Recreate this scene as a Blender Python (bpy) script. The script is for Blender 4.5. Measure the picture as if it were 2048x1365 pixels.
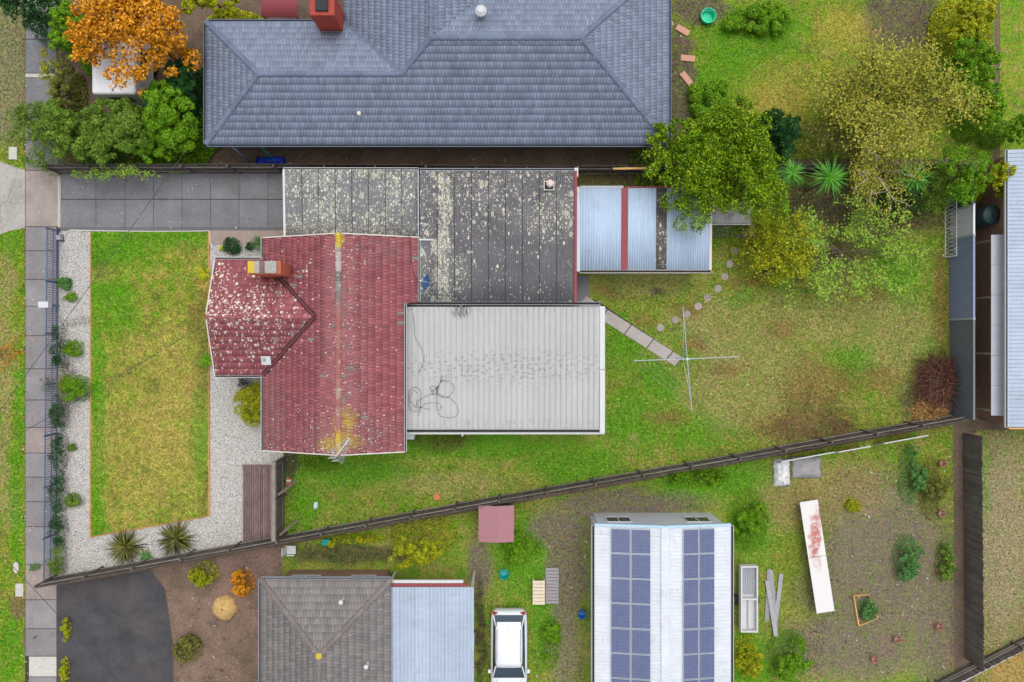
import bpy, math, random
import numpy as np
from mathutils import Vector, Matrix

for o in list(bpy.data.objects): bpy.data.objects.remove(o)
scene = bpy.context.scene
COL = scene.collection

# ---------------------------------------------------------------- camera, sky, sun, exposure
H = 36.0            # drone height above ground, metres
FP = 1440.0         # focal length in pixels of the 2048 px wide photograph
cam_d = bpy.data.cameras.new('camera'); cam = bpy.data.objects.new('camera', cam_d); COL.objects.link(cam)
cam.location = (0, 0, H); cam.rotation_euler = (0, 0, 0)
cam_d.sensor_width = 36.0; cam_d.lens = 36.0 * FP / 2048.0
cam_d.clip_start = 0.1; cam_d.clip_end = 1000
scene.camera = cam

world = bpy.data.worlds.new('World'); scene.world = world; world.use_nodes = True
wn = world.node_tree; wn.nodes.clear()
SUN_EL, SUN_AZ = math.radians(74), math.radians(20)      # azimuth clockwise from the top of the picture
sky = wn.nodes.new('ShaderNodeTexSky'); sky.sky_type = 'NISHITA'; sky.sun_disc = False
sky.sun_elevation = SUN_EL; sky.sun_rotation = SUN_AZ
sky.air_density = 1.0; sky.dust_density = 4.0; sky.ozone_density = 1.0
hsv = wn.nodes.new('ShaderNodeHueSaturation'); hsv.inputs['Saturation'].default_value = 0.28   # cloud veil
bg = wn.nodes.new('ShaderNodeBackground'); bg.inputs['Strength'].default_value = 0.15
wo = wn.nodes.new('ShaderNodeOutputWorld')
wn.links.new(sky.outputs[0], hsv.inputs['Color']); wn.links.new(hsv.outputs[0], bg.inputs['Color'])
wn.links.new(bg.outputs[0], wo.inputs['Surface'])
sd = bpy.data.lights.new('sun', 'SUN'); sd.energy = 0.6; sd.angle = math.radians(60); sd.color = (1.0, 0.96, 0.90)
sun = bpy.data.objects.new('sun', sd); COL.objects.link(sun)
sun.rotation_euler = (math.pi/2 - SUN_EL, 0, math.pi - SUN_AZ)
sun.location = (0, 0, 60)
vs = scene.view_settings
vs.view_transform = 'Standard'; vs.look = 'None'; vs.gamma = 1.0; vs.use_curve_mapping = False
vs.exposure = 0.38
scene.render.resolution_x = 1024; scene.render.resolution_y = 682

# ---------------------------------------------------------------- helpers
def P(px, py, z=0.0):
    k = (H - z) / FP
    return ((px - 1024.0) * k, -(py - 682.5) * k, z)
def PX(px, z=0.0): return (px - 1024.0) * (H - z) / FP
def PY(py, z=0.0): return -(py - 682.5) * (H - z) / FP
def S(r, g, b):
    f = lambda c: (c/255/12.92 if c/255 <= 0.04045 else ((c/255 + 0.055)/1.055)**2.4)
    return (f(r), f(g), f(b), 1.0)
ORG = {}
def worg(o): return ORG.get(o.name, (0.0, 0.0, 0.0))
def tag(o, label=None, cat=None, group=None, kind=None):
    if label: o['label'] = label
    if cat: o['category'] = cat
    if group: o['group'] = group
    if kind: o['kind'] = kind
    return o
def thing(name, label, cat, loc, group=None):
    o = bpy.data.objects.new(name, None); COL.objects.link(o)
    o.location = loc; o.empty_display_size = 0.2; ORG[o.name] = tuple(loc)
    return tag(o, label, cat, group)
def link(name, me, mats, parent=None, wo_=(0, 0, 0)):
    o = bpy.data.objects.new(name, me); COL.objects.link(o)
    if mats is not None:
        for m in (mats if isinstance(mats, (list, tuple)) else [mats]):
            if m.name not in [x.name for x in me.materials if x]: me.materials.append(m)
    if parent is not None:
        o.parent = parent; po = worg(parent)
        o.location = (wo_[0]-po[0], wo_[1]-po[1], wo_[2]-po[2])
    else:
        o.location = wo_
    ORG[o.name] = tuple(wo_)
    return o
def fastmesh(name, V, F):
    me = bpy.data.meshes.new(name)
    V = np.asarray(V, dtype=np.float32); F = np.asarray(F, dtype=np.int32)
    k = F.shape[1]; nf = F.shape[0]
    me.vertices.add(len(V)); me.vertices.foreach_set('co', V.ravel())
    me.loops.add(nf*k); me.loops.foreach_set('vertex_index', F.ravel())
    me.polygons.add(nf); me.polygons.foreach_set('loop_start', np.arange(nf, dtype=np.int32)*k)
    me.update(calc_edges=True); me.validate()
    return me
class MB:
    """collects faces in world coordinates; build() links ONE mesh object"""
    def __init__(s): s.v = []; s.f = []; s.mi = []; s.cur = 0
    def face(s, pts):
        b = len(s.v); s.v += [tuple(p) for p in pts]; s.f.append(list(range(b, b+len(pts)))); s.mi.append(s.cur)
        return s
    def hexa(s, a, b):      # a: 4 bottom pts, b: 4 top pts (counter-clockwise from above)
        n = len(s.v); s.v += [tuple(p) for p in a] + [tuple(p) for p in b]
        for q in ((3,2,1,0), (4,5,6,7), (0,1,5,4), (1,2,6,5), (2,3,7,6), (3,0,4,7)):
            s.f.append([n+i for i in q]); s.mi.append(s.cur)
        return s
    def box(s, x0, x1, y0, y1, z0, z1):
        if x0 > x1: x0, x1 = x1, x0
        if y0 > y1: y0, y1 = y1, y0
        return s.hexa([(x0,y0,z0),(x1,y0,z0),(x1,y1,z0),(x0,y1,z0)], [(x0,y0,z1),(x1,y0,z1),(x1,y1,z1),(x0,y1,z1)])
    def bar(s, p, q, w, h, up=(0, 0, 1)):   # rectangular bar from p to q, w wide, h high, centred
        p = Vector(p); q = Vector(q); d = (q-p).normalized(); u = Vector(up)
        r = d.cross(u)
        if r.length < 1e-4: r = d.cross(Vector((1, 0, 0)))
        r.normalize(); t = r.cross(d).normalized(); r = r*w/2; t = t*h/2
        return s.hexa([p+r-t, q+r-t, q-r-t, p-r-t], [p+r+t, q+r+t, q-r+t, p-r+t])
    def prism(s, pts, z0, z1):              # pts [(x,y)] outline
        A = sum(pts[i][0]*pts[(i+1)%len(pts)][1]-pts[(i+1)%len(pts)][0]*pts[i][1] for i in range(len(pts)))
        if A < 0: pts = pts[::-1]
        n = len(pts); b = len(s.v)
        s.v += [(x, y, z0) for x, y in pts] + [(x, y, z1) for x, y in pts]
        s.f.append([b+i for i in reversed(range(n))]); s.mi.append(s.cur)
        s.f.append([b+n+i for i in range(n)]); s.mi.append(s.cur)
        for i in range(n):
            j = (i+1) % n; s.f.append([b+i, b+j, b+n+j, b+n+i]); s.mi.append(s.cur)
        return s
    def tube(s, pts, rad, n=6, cap=True):
        pts = [Vector(p) for p in pts]; m = len(pts)
        if not hasattr(rad, '__len__'): rad = [rad]*m
        b = len(s.v); pr = None
        for i in range(m):
            d = (pts[min(i+1, m-1)] - pts[max(i-1, 0)])
            d = d.normalized() if d.length > 1e-9 else Vector((0, 0, 1))
            if pr is None:
                r = d.cross(Vector((0, 0, 1)))
                if r.length < 1e-3: r = d.cross(Vector((1, 0, 0)))
            else:
                r = pr - d*pr.dot(d)
                if r.length < 1e-5: r = d.cross(Vector((1, 0.3, 0)))
            r.normalize(); pr = r; t = d.cross(r)
            for k in range(n):
                a = 2*math.pi*k/n
                s.v.append(tuple(pts[i] + (r*math.cos(a) + t*math.sin(a))*rad[i]))
        for i in range(m-1):
            for k in range(n):
                k2 = (k+1) % n
                s.f.append([b+i*n+k, b+i*n+k2, b+(i+1)*n+k2, b+(i+1)*n+k]); s.mi.append(s.cur)
        if cap:
            s.f.append([b+k for k in reversed(range(n))]); s.mi.append(s.cur)
            s.f.append([b+(m-1)*n+k for k in range(n)]); s.mi.append(s.cur)
        return s
    def cyl(s, x, y, z0, z1, r0, r1=None, n=16):
        return s.tube([(x, y, z0), (x, y, z1)], [r0, r0 if r1 is None else r1], n)
    def lathe(s, x, y, prof, n=20):         # prof [(r,z)]
        b = len(s.v)
        for r, z in prof:
            for k in range(n):
                a = 2*math.pi*k/n; s.v.append((x+r*math.cos(a), y+r*math.sin(a), z))
        for i in range(len(prof)-1):
            for k in range(n):
                k2 = (k+1) % n; s.f.append([b+i*n+k, b+i*n+k2, b+(i+1)*n+k2, b+(i+1)*n+k]); s.mi.append(s.cur)
        return s
    def build(s, name, mats, parent=None, org=None, smooth=False, kind=None):
        me = bpy.data.meshes.new(name)
        o = org if org is not None else (worg(parent) if parent is not None else None)
        if o is None:
            a = np.array(s.v); o = ((a[:,0].min()+a[:,0].max())/2, (a[:,1].min()+a[:,1].max())/2, a[:,2].min())
        me.from_pydata([(x-o[0], y-o[1], z-o[2]) for x, y, z in s.v], [], s.f)
        ms = mats if isinstance(mats, (list, tuple)) else [mats]
        for m in ms: me.materials.append(m)
        if len(ms) > 1: me.polygons.foreach_set('material_index', s.mi)
        if smooth: me.polygons.foreach_set('use_smooth', [True]*len(s.f))
        me.update()
        ob = link(name, me, None, parent, o)
        if kind: ob['kind'] = kind
        return ob
def sheet(name, pts, z, mat, kind='structure', parent=None):
    """flat ground sheet, outline in photo pixels"""
    m = MB(); m.face([P(x, y, z) for x, y in pts])
    a = sum(m.v[i][0]*m.v[(i+1)%len(pts)][1]-m.v[(i+1)%len(pts)][0]*m.v[i][1] for i in range(len(pts)))
    if a < 0: m.f[0] = m.f[0][::-1]
    ob = m.build(name, mat, parent)
    if kind and parent is None: ob['kind'] = kind
    return ob
def bevel(o, w=0.02, seg=2):
    md = o.modifiers.new('bevel', 'BEVEL'); md.width = w; md.segments = seg; md.limit_method = 'ANGLE'; return o
def inpoly(x, y, poly):
    x = np.asarray(x); y = np.asarray(y); r = np.zeros(x.shape, bool); n = len(poly); j = n-1
    for i in range(n):
        xi, yi = poly[i]; xj, yj = poly[j]
        c = ((yi > y) != (yj > y)) & (x < (xj-xi)*(y-yi)/((yj-yi) or 1e-9) + xi)
        r ^= c; j = i
    return r
def polyW(pts, z=0): return [P(x, y, z)[:2] for x, y in pts]

# ---------------------------------------------------------------- material toolkit
class T:
    def __init__(s, name):
        s.m = bpy.data.materials.new(name); s.m.use_nodes = True; s.t = s.m.node_tree; s.t.nodes.clear()
        s.out = s.t.nodes.new('ShaderNodeOutputMaterial'); s.b = s.t.nodes.new('ShaderNodeBsdfPrincipled')
        s.t.links.new(s.b.outputs[0], s.out.inputs[0]); s._pos = None
        s.b.inputs['Specular IOR Level'].default_value = 0.3
    def nd(s, ty, **kw):
        n = s.t.nodes.new(ty)
        for k, v in kw.items(): setattr(n, k, v)
        return n
    def set(s, sock, v):
        if isinstance(v, bpy.types.NodeSocket): s.t.links.new(v, sock)
        elif isinstance(v, tuple) and sock.type == 'VECTOR': sock.default_value = v[:3]
        else: sock.default_value = v
    @property
    def pos(s):
        if s._pos is None: s._pos = s.nd('ShaderNodeNewGeometry')
        return s._pos.outputs['Position']
    @property
    def island(s):
        s.pos; return s._pos.outputs['Random Per Island']
    def objrand(s): return s.nd('ShaderNodeObjectInfo').outputs['Random']
    def math(s, op, a, b=0.0, c=None, clamp=False):
        n = s.nd('ShaderNodeMath', operation=op, use_clamp=clamp); s.set(n.inputs[0], a); s.set(n.inputs[1], b)
        if c is not None: s.set(n.inputs[2], c)
        return n.outputs[0]
    def mix(s, f, a, b, mode='MIX'):
        n = s.nd('ShaderNodeMix', data_type='RGBA', blend_type=mode); n.clamp_factor = True
        s.set(n.inputs[0], f); s.set(n.inputs[6], a); s.set(n.inputs[7], b); return n.outputs[2]
    def ramp(s, f, stops, interp='LINEAR'):
        n = s.nd('ShaderNodeValToRGB'); r = n.color_ramp; r.interpolation = interp
        while len(r.elements) < len(stops): r.elements.new(0.5)
        for e, (p, c) in zip(r.elements, stops):
            e.position = p; e.color = c if hasattr(c, '__len__') else (c, c, c, 1)
        s.set(n.inputs[0], f); return n.outputs[0]
    def map(s, v, a, b, c=0.0, d=1.0, smooth=False):
        n = s.nd('ShaderNodeMapRange'); n.clamp = True
        if smooth: n.interpolation_type = 'SMOOTHSTEP'
        for i, x in enumerate((v, a, b, c, d)): s.set(n.inputs[i], x)
        return n.outputs[0]
    def vm(s, op, a, b=(0, 0, 0)):
        n = s.nd('ShaderNodeVectorMath', operation=op); s.set(n.inputs[0], a)
        if op == 'SCALE': s.set(n.inputs[3], b)
        else: s.set(n.inputs[1], b)
        return n.outputs[1] if op in ('LENGTH', 'DISTANCE', 'DOT_PRODUCT') else n.outputs[0]
    def noise(s, scale, detail=3.0, rough=0.55, vec=None, col=False, dist=0.0):
        n = s.nd('ShaderNodeTexNoise'); s.set(n.inputs['Vector'], s.pos if vec is None else vec)
        n.inputs['Scale'].default_value = scale; n.inputs['Detail'].default_value = detail
        n.inputs['Roughness'].default_value = rough; n.inputs['Distortion'].default_value = dist
        return n.outputs['Color' if col else 'Fac']
    def vor(s, scale, vec=None, feat='F1', rnd=1.0, dims='2D'):
        n = s.nd('ShaderNodeTexVoronoi', feature=feat, voronoi_dimensions=dims)
        s.set(n.inputs['Vector'], s.pos if vec is None else vec); n.inputs['Scale'].default_value = scale
        n.inputs['Randomness'].default_value = rnd
        return n.outputs
    def scl(s, v, k): return s.vm('MULTIPLY', v, k)
    def warp(s, amp, scale, vec=None):
        v = s.pos if vec is None else vec
        c = s.vm('SUBTRACT', s.noise(scale, 3, vec=v, col=True), (0.5, 0.5, 0.5))
        return s.vm('ADD', v, s.vm('SCALE', c, amp))
    def blob(s, px, py, rx, ry=None, z=0.0, soft=0.8, vec=None, top=1.0):
        """1 inside an ellipse (photo-pixel centre and radii, on the ground), falling to 0 outside"""
        ry = rx if ry is None else ry; k = (H-z)/FP; c = P(px, py, z)
        d = s.vm('MULTIPLY', s.vm('SUBTRACT', s.warpv if vec is None else vec, (c[0], c[1], 0)), (1/(rx*k), 1/(ry*k), 0))
        return s.map(s.vm('LENGTH', d), 1-soft/2, 1+soft/2, top, 0.0, True)
    @property
    def warpv(s):
        if not hasattr(s, '_w'): s._w = s.warp(1.2, 0.8)
        return s._w
    def mx(s, *a):
        r = a[0]
        for x in a[1:]: r = s.math('MAXIMUM', r, x)
        return r
    def lichen(s, scale, dens, rmin=0.12, rmax=0.5, vec=None, ragged=0.25):
        w = s.warp(ragged/scale, scale*2.2, vec); o = s.vor(scale, w)
        sp = s.nd('ShaderNodeSeparateColor'); s.t.links.new(o['Color'], sp.inputs[0])
        here = s.math('LESS_THAN', sp.outputs[1], dens)
        q = s.math('MULTIPLY', sp.outputs[0], sp.outputs[0])
        r = s.math('MULTIPLY_ADD', q, rmax-rmin, rmin)
        m = s.map(o['Distance'], s.math('MULTIPLY', r, 0.6), r, 1.0, 0.0)
        ring = s.map(s.math('DIVIDE', o['Distance'], r), 0.25, 0.8, 0.0, 1.0)
        return s.math('MULTIPLY', m, here), ring
    def bump(s, h, strength=0.4, dist=0.02):
        n = s.nd('ShaderNodeBump'); n.inputs['Strength'].default_value = strength; n.inputs['Distance'].default_value = dist
        s.set(n.inputs['Height'], h); s.t.links.new(n.outputs[0], s.b.inputs['Normal'])
    def done(s, col, rough=0.8, metal=0.0, spec=None):
        s.set(s.b.inputs['Base Color'], col); s.set(s.b.inputs['Roughness'], rough); s.set(s.b.inputs['Metallic'], metal)
        if spec is not None: s.b.inputs['Specular IOR Level'].default_value = spec
        return s.m
def dk(c, k): return (c[0]*k, c[1]*k, c[2]*k, 1.0)
def m_plain(name, c, rough=0.7, var=0.25, scale=6.0, bump=0.15, metal=0.0, grime=0.0, isl=0.0):
    t = T(name)
    n = t.noise(scale, 5, 0.65); f = t.noise(scale*7, 3)
    v = t.math('MULTIPLY_ADD', n, var*1.4, 1-var*0.7)
    v = t.math('MULTIPLY', v, t.math('MULTIPLY_ADD', f, var*0.8, 1-var*0.4))
    if isl: v = t.math('MULTIPLY', v, t.math('MULTIPLY_ADD', t.math('FRACT', t.math('ADD', t.island, t.objrand())), isl, 1-isl/2))
    col = t.mix(1.0, c, v, 'MULTIPLY')
    if grime:
        g = t.map(t.noise(scale*0.35, 6, 0.7), 0.5, 0.72)
        col = t.mix(t.math('MULTIPLY', g, grime), col, S(70, 64, 56))
    if bump: t.bump(f, bump, 0.01)
    return t.done(col, rough, metal)
def m_leaf(name, stops, rough=0.55, clump=1.5, spec=0.25):
    """per-leaf colour range, drifting slowly through the crown"""
    t = T(name)
    r = t.math('ADD', t.math('MULTIPLY', t.island, 0.62), t.math('MULTIPLY', t.noise(clump, 2), 0.55))
    r = t.math('SUBTRACT', r, 0.09, clamp=True)
    n = len(stops); return t.done(t.ramp(r, [(i/(n-1), c) for i, c in enumerate(stops)]), rough, spec=spec)
# ---------------------------------------------------------------- surface materials
def m_grass(name, stops, patches, blades=False, dry=S(150,128,78), lush=S(84,146,18)):
    t = T(name)
    n = t.math('ADD', t.math('MULTIPLY', t.noise(0.55, 4, 0.6), 0.55), t.math('MULTIPLY', t.noise(2.6, 4, 0.6), 0.45))
    col = t.ramp(t.map(n, 0.32, 0.68), [(i/(len(stops)-1), c) for i, c in enumerate(stops)])
    brk = t.map(t.noise(3.5, 4, 0.7), 0.3, 0.62)
    off = t.vm('ADD', t.pos, (37.1, 11.3, 0)); off2 = t.vm('ADD', t.pos, (-21.7, 53.9, 0))
    col = t.mix(t.map(t.noise(1.5, 5, 0.7, vec=off), 0.50, 0.62, 0, 0.6), col, dry)
    col = t.mix(t.map(t.noise(2.0, 5, 0.7, vec=off2), 0.52, 0.62, 0, 0.65), col, lush)
    col = t.mix(t.map(t.noise(1.0, 6, 0.72, vec=t.vm('ADD', t.pos, (5.3, -71.0, 0))), 0.53, 0.64, 0, 0.6), col, S(94, 102, 44))
    col = t.mix(t.map(t.noise(2.7, 6, 0.75, vec=t.vm('ADD', t.pos, (-64.0, 9.0, 0))), 0.56, 0.70, 0, 0.6), col, S(118, 96, 60))
    for c, amt, bl in patches:
        m = t.mx(*[t.blob(*b) for b in bl])
        m = t.math('MULTIPLY', m, t.math('MULTIPLY_ADD', brk, 0.55, 0.45))
        col = t.mix(t.math('MULTIPLY', m, amt), col, c)
    f = t.noise(8.5, 5, 0.8); g = t.noise(26, 3, 0.7)
    v = t.math('MULTIPLY', t.map(f, 0.36, 0.64, 0.55, 1.45), t.map(g, 0.34, 0.66, 0.66, 1.36))
    v = t.math('MULTIPLY', v, t.map(t.noise(5.5, 4, 0.75, vec=off2), 0.32, 0.42, 0.62, 1.0))
    if blades: v = t.math('MULTIPLY', t.map(t.island, 0, 1, 0.34, 1.95), t.map(f, 0.36, 0.64, 0.5, 1.55))
    col = t.mix(1.0, col, v, 'MULTIPLY')
    if not blades: t.bump(t.math('ADD', f, g), 0.5, 0.05)
    return t.done(col, 0.9, spec=0.1)
GREEN, VGREEN, OLIVE, TAN, YEL, BROWN, DKG = S(100,136,38), S(78,138,22), S(126,136,56), S(172,150,84), S(160,156,66), S(112,94,60), S(62,92,26)
FL = [(VGREEN, .95, [(195,520,22,160,0,.9), (300,470,130,26,0,.9), (196,860,16,300,0,.9), (232,600,50,70,0,1.2), (402,850,16,110,0,1.0), (250,500,60,40,0,1.2)]),
      (TAN, .55, [(300,900,95,120,0,1.2), (345,780,70,110,0,1.2), (200,545,22,16,0,1.0), (270,690,26,30,0,1.2)]),
      (S(116,102,56), .7, [(408,680,14,130,0,.9), (395,640,18,50,0,1.2), (412,1000,8,60,0,1)]),
      (DKG, .6, [(305,770,20,12,0,1.2), (200,548,8,6,0,1), (296,935,12,8,0,1.3), (205,525,18,20,0,1.3)])]
BLs = [(VGREEN, .9, [(1250,700,50,50,0,1.2), (1260,840,70,60,0,1.2), (700,940,130,34,0,1.0), (960,890,260,26,0,.9), (610,1010,34,50,0,1.1), (1150,930,90,40,0,1.2), (1400,860,60,30,0,1.2), (1235,650,26,24,0,1), (1850,700,30,34,0,1.2), (1320,770,40,40,0,1.3), (1790,560,50,60,0,1.3), (1480,600,30,16,0,1.2), (1700,720,46,40,0,1.3)]),
       (S(152,140,92), .7, [(1300,560,90,30,0,1.1), (1500,700,110,70,0,1.2), (900,970,120,24,0,1), (1570,640,60,50,0,1.3), (1480,820,80,40,0,1.2), (1750,640,60,50,0,1.3), (1700,570,40,24,0,1.2), (1265,870,14,12,0,1), (1520,770,130,90,0,1.2), (1680,640,110,50,0,1.3), (1440,640,80,50,0,1.3), (1800,680,70,80,0,1.3)]),
       (S(128,98,62), .72, [(1215,585,30,14,0,1), (1375,615,26,14,0,1.1), (1290,645,22,12,0,1), (1610,850,110,30,0,1), (1880,600,14,110,0,.8), (1390,690,26,16,0,1.1), (1600,790,26,20,0,1.1), (1740,590,34,20,0,1.2), (1560,660,30,18,0,1.2), (1640,760,80,40,0,1.2), (1450,740,30,16,0,1.2), (1330,840,40,14,0,1.2), (1760,760,40,26,0,1.2), (1500,560,50,14,0,1.2)]),
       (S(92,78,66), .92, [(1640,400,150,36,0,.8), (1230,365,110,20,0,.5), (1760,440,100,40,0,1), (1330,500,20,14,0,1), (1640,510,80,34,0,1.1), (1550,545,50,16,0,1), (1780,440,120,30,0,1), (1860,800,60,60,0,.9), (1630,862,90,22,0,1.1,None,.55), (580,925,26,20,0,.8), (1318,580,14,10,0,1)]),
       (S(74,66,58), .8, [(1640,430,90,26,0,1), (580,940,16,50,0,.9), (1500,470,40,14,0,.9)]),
       (DKG, .6, [(880,880,80,16,0,.9), (640,930,50,18,0,1), (1600,960,300,14,0,1)])]
VGs = [(S(132,124,100), .95, [(25,90,45,190,0,.7), (10,230,26,60,0,1)]), (S(150,140,92), .8, [(14,560,14,60,0,1), (8,730,20,120,0,1), (6,900,14,80,0,1), (20,1010,20,40,0,1)]),
       (VGREEN, .8, [(40,880,12,200,0,1), (30,480,30,40,0,1), (34,1010,16,130,0,1), (20,1300,30,80,0,1)]), (S(122,94,78), .9, [(36,1208,18,26,0,.8), (54,1270,6,60,0,.9), (54,500,5,400,0,.9)])]
NLs = [(VGREEN, .9, [(1470,90,70,80,0,1.2), (1540,60,60,60,0,1.2), (1420,180,50,60,0,1.2)]), (S(100,84,78), 1.0, [(1800,40,75,75,0,.6), (1360,180,30,140,0,.7), (1400,20,60,30,0,.8)]), (S(170,152,70), .7, [(1690,60,60,40,0,1.2), (1560,200,80,60,0,1.3)])]
SYs = [(VGREEN, .95, [(1420,960,130,44,0,.9), (1500,1060,50,60,0,1), (1040,1120,60,70,0,.9), (1090,1230,30,90,0,.9), (1500,1320,50,60,0,1), (1575,1310,36,44,0,1)]),
       (S(116,100,94), 1.0, [(1770,1130,140,170,0,.8), (1700,1290,140,70,0,.9), (1880,1240,70,130,0,.9), (1640,1180,60,50,0,1), (1250,1010,150,30,0,.8), (1135,1150,40,110,0,.7), (960,1130,24,60,0,1), (1120,1060,60,44,0,1)]),
       (S(140,120,84), .8, [(1600,1000,90,60,0,1.1), (1690,980,80,50,0,1.2)]), (S(112,124,40), .7, [(1870,960,50,60,0,1), (1590,1150,50,80,0,1.2)]),
       (S(128,116,100), .9, [(1130,1310,34,70,0,.9)]), (S(66,56,52), .9, [(700,1110,130,22,0,.8), (960,1270,10,120,0,.8)])]
ELs = [(S(150,136,112), .8, [(2000,1080,60,200,0,1)]), (S(168,138,82), .95, [(2050,1340,80,40,0,.8)]), (VGREEN, .5, [(1965,960,16,90,0,1)])]
base = [DKG, GREEN, S(116,140,40), OLIVE, YEL]
base2 = [S(78,112,30), S(104,136,40), S(124,140,52), S(142,144,68), S(150,138,82)]
base3 = [DKG, GREEN, S(122,142,40), S(140,146,60), S(138,124,70)]
M = {}
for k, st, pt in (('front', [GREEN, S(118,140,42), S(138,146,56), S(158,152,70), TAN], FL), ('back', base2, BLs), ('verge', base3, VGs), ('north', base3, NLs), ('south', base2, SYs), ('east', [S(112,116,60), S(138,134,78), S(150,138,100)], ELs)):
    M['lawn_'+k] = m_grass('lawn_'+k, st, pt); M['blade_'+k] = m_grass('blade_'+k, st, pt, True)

def m_concrete(name, c, stain=0.5, bump=0.3, isl=0.16, tint=S(108,102,98), crack=0.0):
    t = T(name)
    a = t.noise(0.9, 6, 0.65); b = t.noise(7, 5, 0.7); f = t.noise(60, 2)
    v = t.math('MULTIPLY', t.map(a, 0.3, 0.7, 1-stain*0.35, 1+stain*0.2), t.map(b, 0.25, 0.75, 0.88, 1.1))
    v = t.math('MULTIPLY', v, t.map(f, 0.2, 0.8, 0.88, 1.12))
    v = t.math('MULTIPLY', v, t.math('MULTIPLY_ADD', t.objrand(), isl, 1-isl/2))
    col = t.mix(1.0, c, v, 'MULTIPLY')
    sp = t.lichen(2.3, 0.35, 0.02, 0.09, ragged=0.5)[0]
    col = t.mix(t.math('MULTIPLY', sp, 0.55), col, S(58, 54, 52))
    bl = t.map(t.noise(1.6, 5, 0.7), 0.6, 0.75)
    col = t.mix(t.math('MULTIPLY', bl, 0.4), col, S(84, 80, 78))
    col = t.mix(t.map(t.noise(0.45, 6, 0.7, vec=t.vm('ADD', t.pos, (13, 7, 0))), 0.5, 0.7, 0, stain*0.55), col, tint)
    cr = t.vor(0.55, t.warp(0.5, 1.6), 'DISTANCE_TO_EDGE')['Distance']
    col = t.mix(t.map(cr, 0.0, 0.012, crack, 0.0), col, S(48, 46, 44))
    t.bump(f, bump, 0.006)
    return t.done(col, 0.85)
M['path'] = m_concrete('path_concrete', S(136, 133, 134)); M['drive'] = m_concrete('driveway_concrete', S(121, 121, 125), 0.6)
M['cross'] = m_concrete('crossover_concrete', S(166, 163, 156), 0.6, crack=.6); M['pink'] = m_concrete('pinkish_concrete', S(158, 143, 134), 0.4)
M['pathpink'] = m_concrete('worn_path_concrete', S(152, 140, 134), 0.6); M['pale_slab'] = m_concrete('pale_concrete', S(190, 187, 180), 0.3)
M['bpath'] = m_concrete('garden_path_concrete', S(172, 164, 160), 0.4); M['stone'] = m_concrete('stepping_stone_concrete', S(166, 154, 150), 0.4)
M['asphalt'] = m_concrete('asphalt', S(74, 73, 76), 1.0, 0.6, tint=S(96,84,76), crack=.5); M['joint'] = m_plain('joint_dirt', S(62, 60, 52), 0.95)
M['curbgrey'] = m_concrete('kerb_concrete', S(176, 174, 170), 0.3)
def m_soil(name, c, c2):
    t = T(name); a = t.noise(0.8, 6, 0.65); b = t.noise(9, 5, 0.7)
    col = t.mix(t.map(a, 0.35, 0.65), c, c2); col = t.mix(1.0, col, t.map(b, 0.25, 0.75, 0.55, 1.35), 'MULTIPLY')
    t.bump(b, 0.8, 0.05); return t.done(col, 0.95, spec=0.1)
M['soil'] = m_soil('soil', S(122, 104, 90), S(98, 86, 72)); M['mulch'] = m_soil('dirt_pink', S(140, 114, 104), S(104, 92, 76))
M['dark_soil'] = m_soil('dark_soil', S(70, 60, 54), S(50, 44, 40))
t = T('gravel'); o = t.vor(26.0); o2 = t.vor(11.0)
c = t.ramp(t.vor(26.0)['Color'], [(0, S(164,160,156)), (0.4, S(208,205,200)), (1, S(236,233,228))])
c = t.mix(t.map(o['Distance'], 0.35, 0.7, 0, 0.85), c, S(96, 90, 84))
c = t.mix(t.map(t.noise(1.4, 6, 0.7), 0.5, 0.72, 0, 0.32), c, S(140, 132, 122))
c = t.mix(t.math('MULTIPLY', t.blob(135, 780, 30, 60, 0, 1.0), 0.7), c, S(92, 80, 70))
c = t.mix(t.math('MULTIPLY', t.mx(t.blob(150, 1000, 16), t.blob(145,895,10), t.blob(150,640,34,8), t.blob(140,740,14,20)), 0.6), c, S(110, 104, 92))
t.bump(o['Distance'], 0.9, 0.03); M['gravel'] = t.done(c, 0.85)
t = T('pebble'); M['pebble'] = t.done(t.ramp(t.island, [(0, S(104,98,92)), (0.14, S(178,174,168)), (0.4, S(212,209,204)), (1, S(240,237,232))]), 0.75)

def m_timber(name, c, grain='y', var=0.45):
    t = T(name); sc = (1.0, 0.06, 1.0) if grain == 'y' else ((0.06, 1, 1) if grain == 'x' else (1, 1, 0.06))
    g = t.noise(38, 4, 0.65, vec=t.scl(t.pos, sc)); b = t.noise(1.7, 4)
    v = t.math('MULTIPLY', t.map(g, 0.25, 0.75, 1-var, 1+var*0.6), t.map(b, 0.3, 0.7, 0.8, 1.15))
    v = t.math('MULTIPLY', v, t.math('MULTIPLY_ADD', t.math('FRACT', t.math('ADD', t.objrand(), t.island)), 0.4, 0.8))
    t.bump(g, 0.3, 0.01); return t.done(t.mix(1.0, c, v, 'MULTIPLY'), 0.85)
M['deck'] = m_timber('weathered_deck', S(132, 110, 108)); M['edging'] = m_timber('lawn_edging', S(186, 140, 84)); M['edgegrey'] = m_plain('white_edging', S(206, 205, 202), 0.6)
M['paling'] = m_timber('grey_paling', S(104, 97, 92), 'z'); M['rail'] = m_timber('fence_rail', S(134, 126, 118), 'x'); M['oldwood'] = m_timber('old_timber', S(150, 140, 126))
M['newwood'] = m_timber('new_timber', S(206, 164, 104), 'x')

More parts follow.
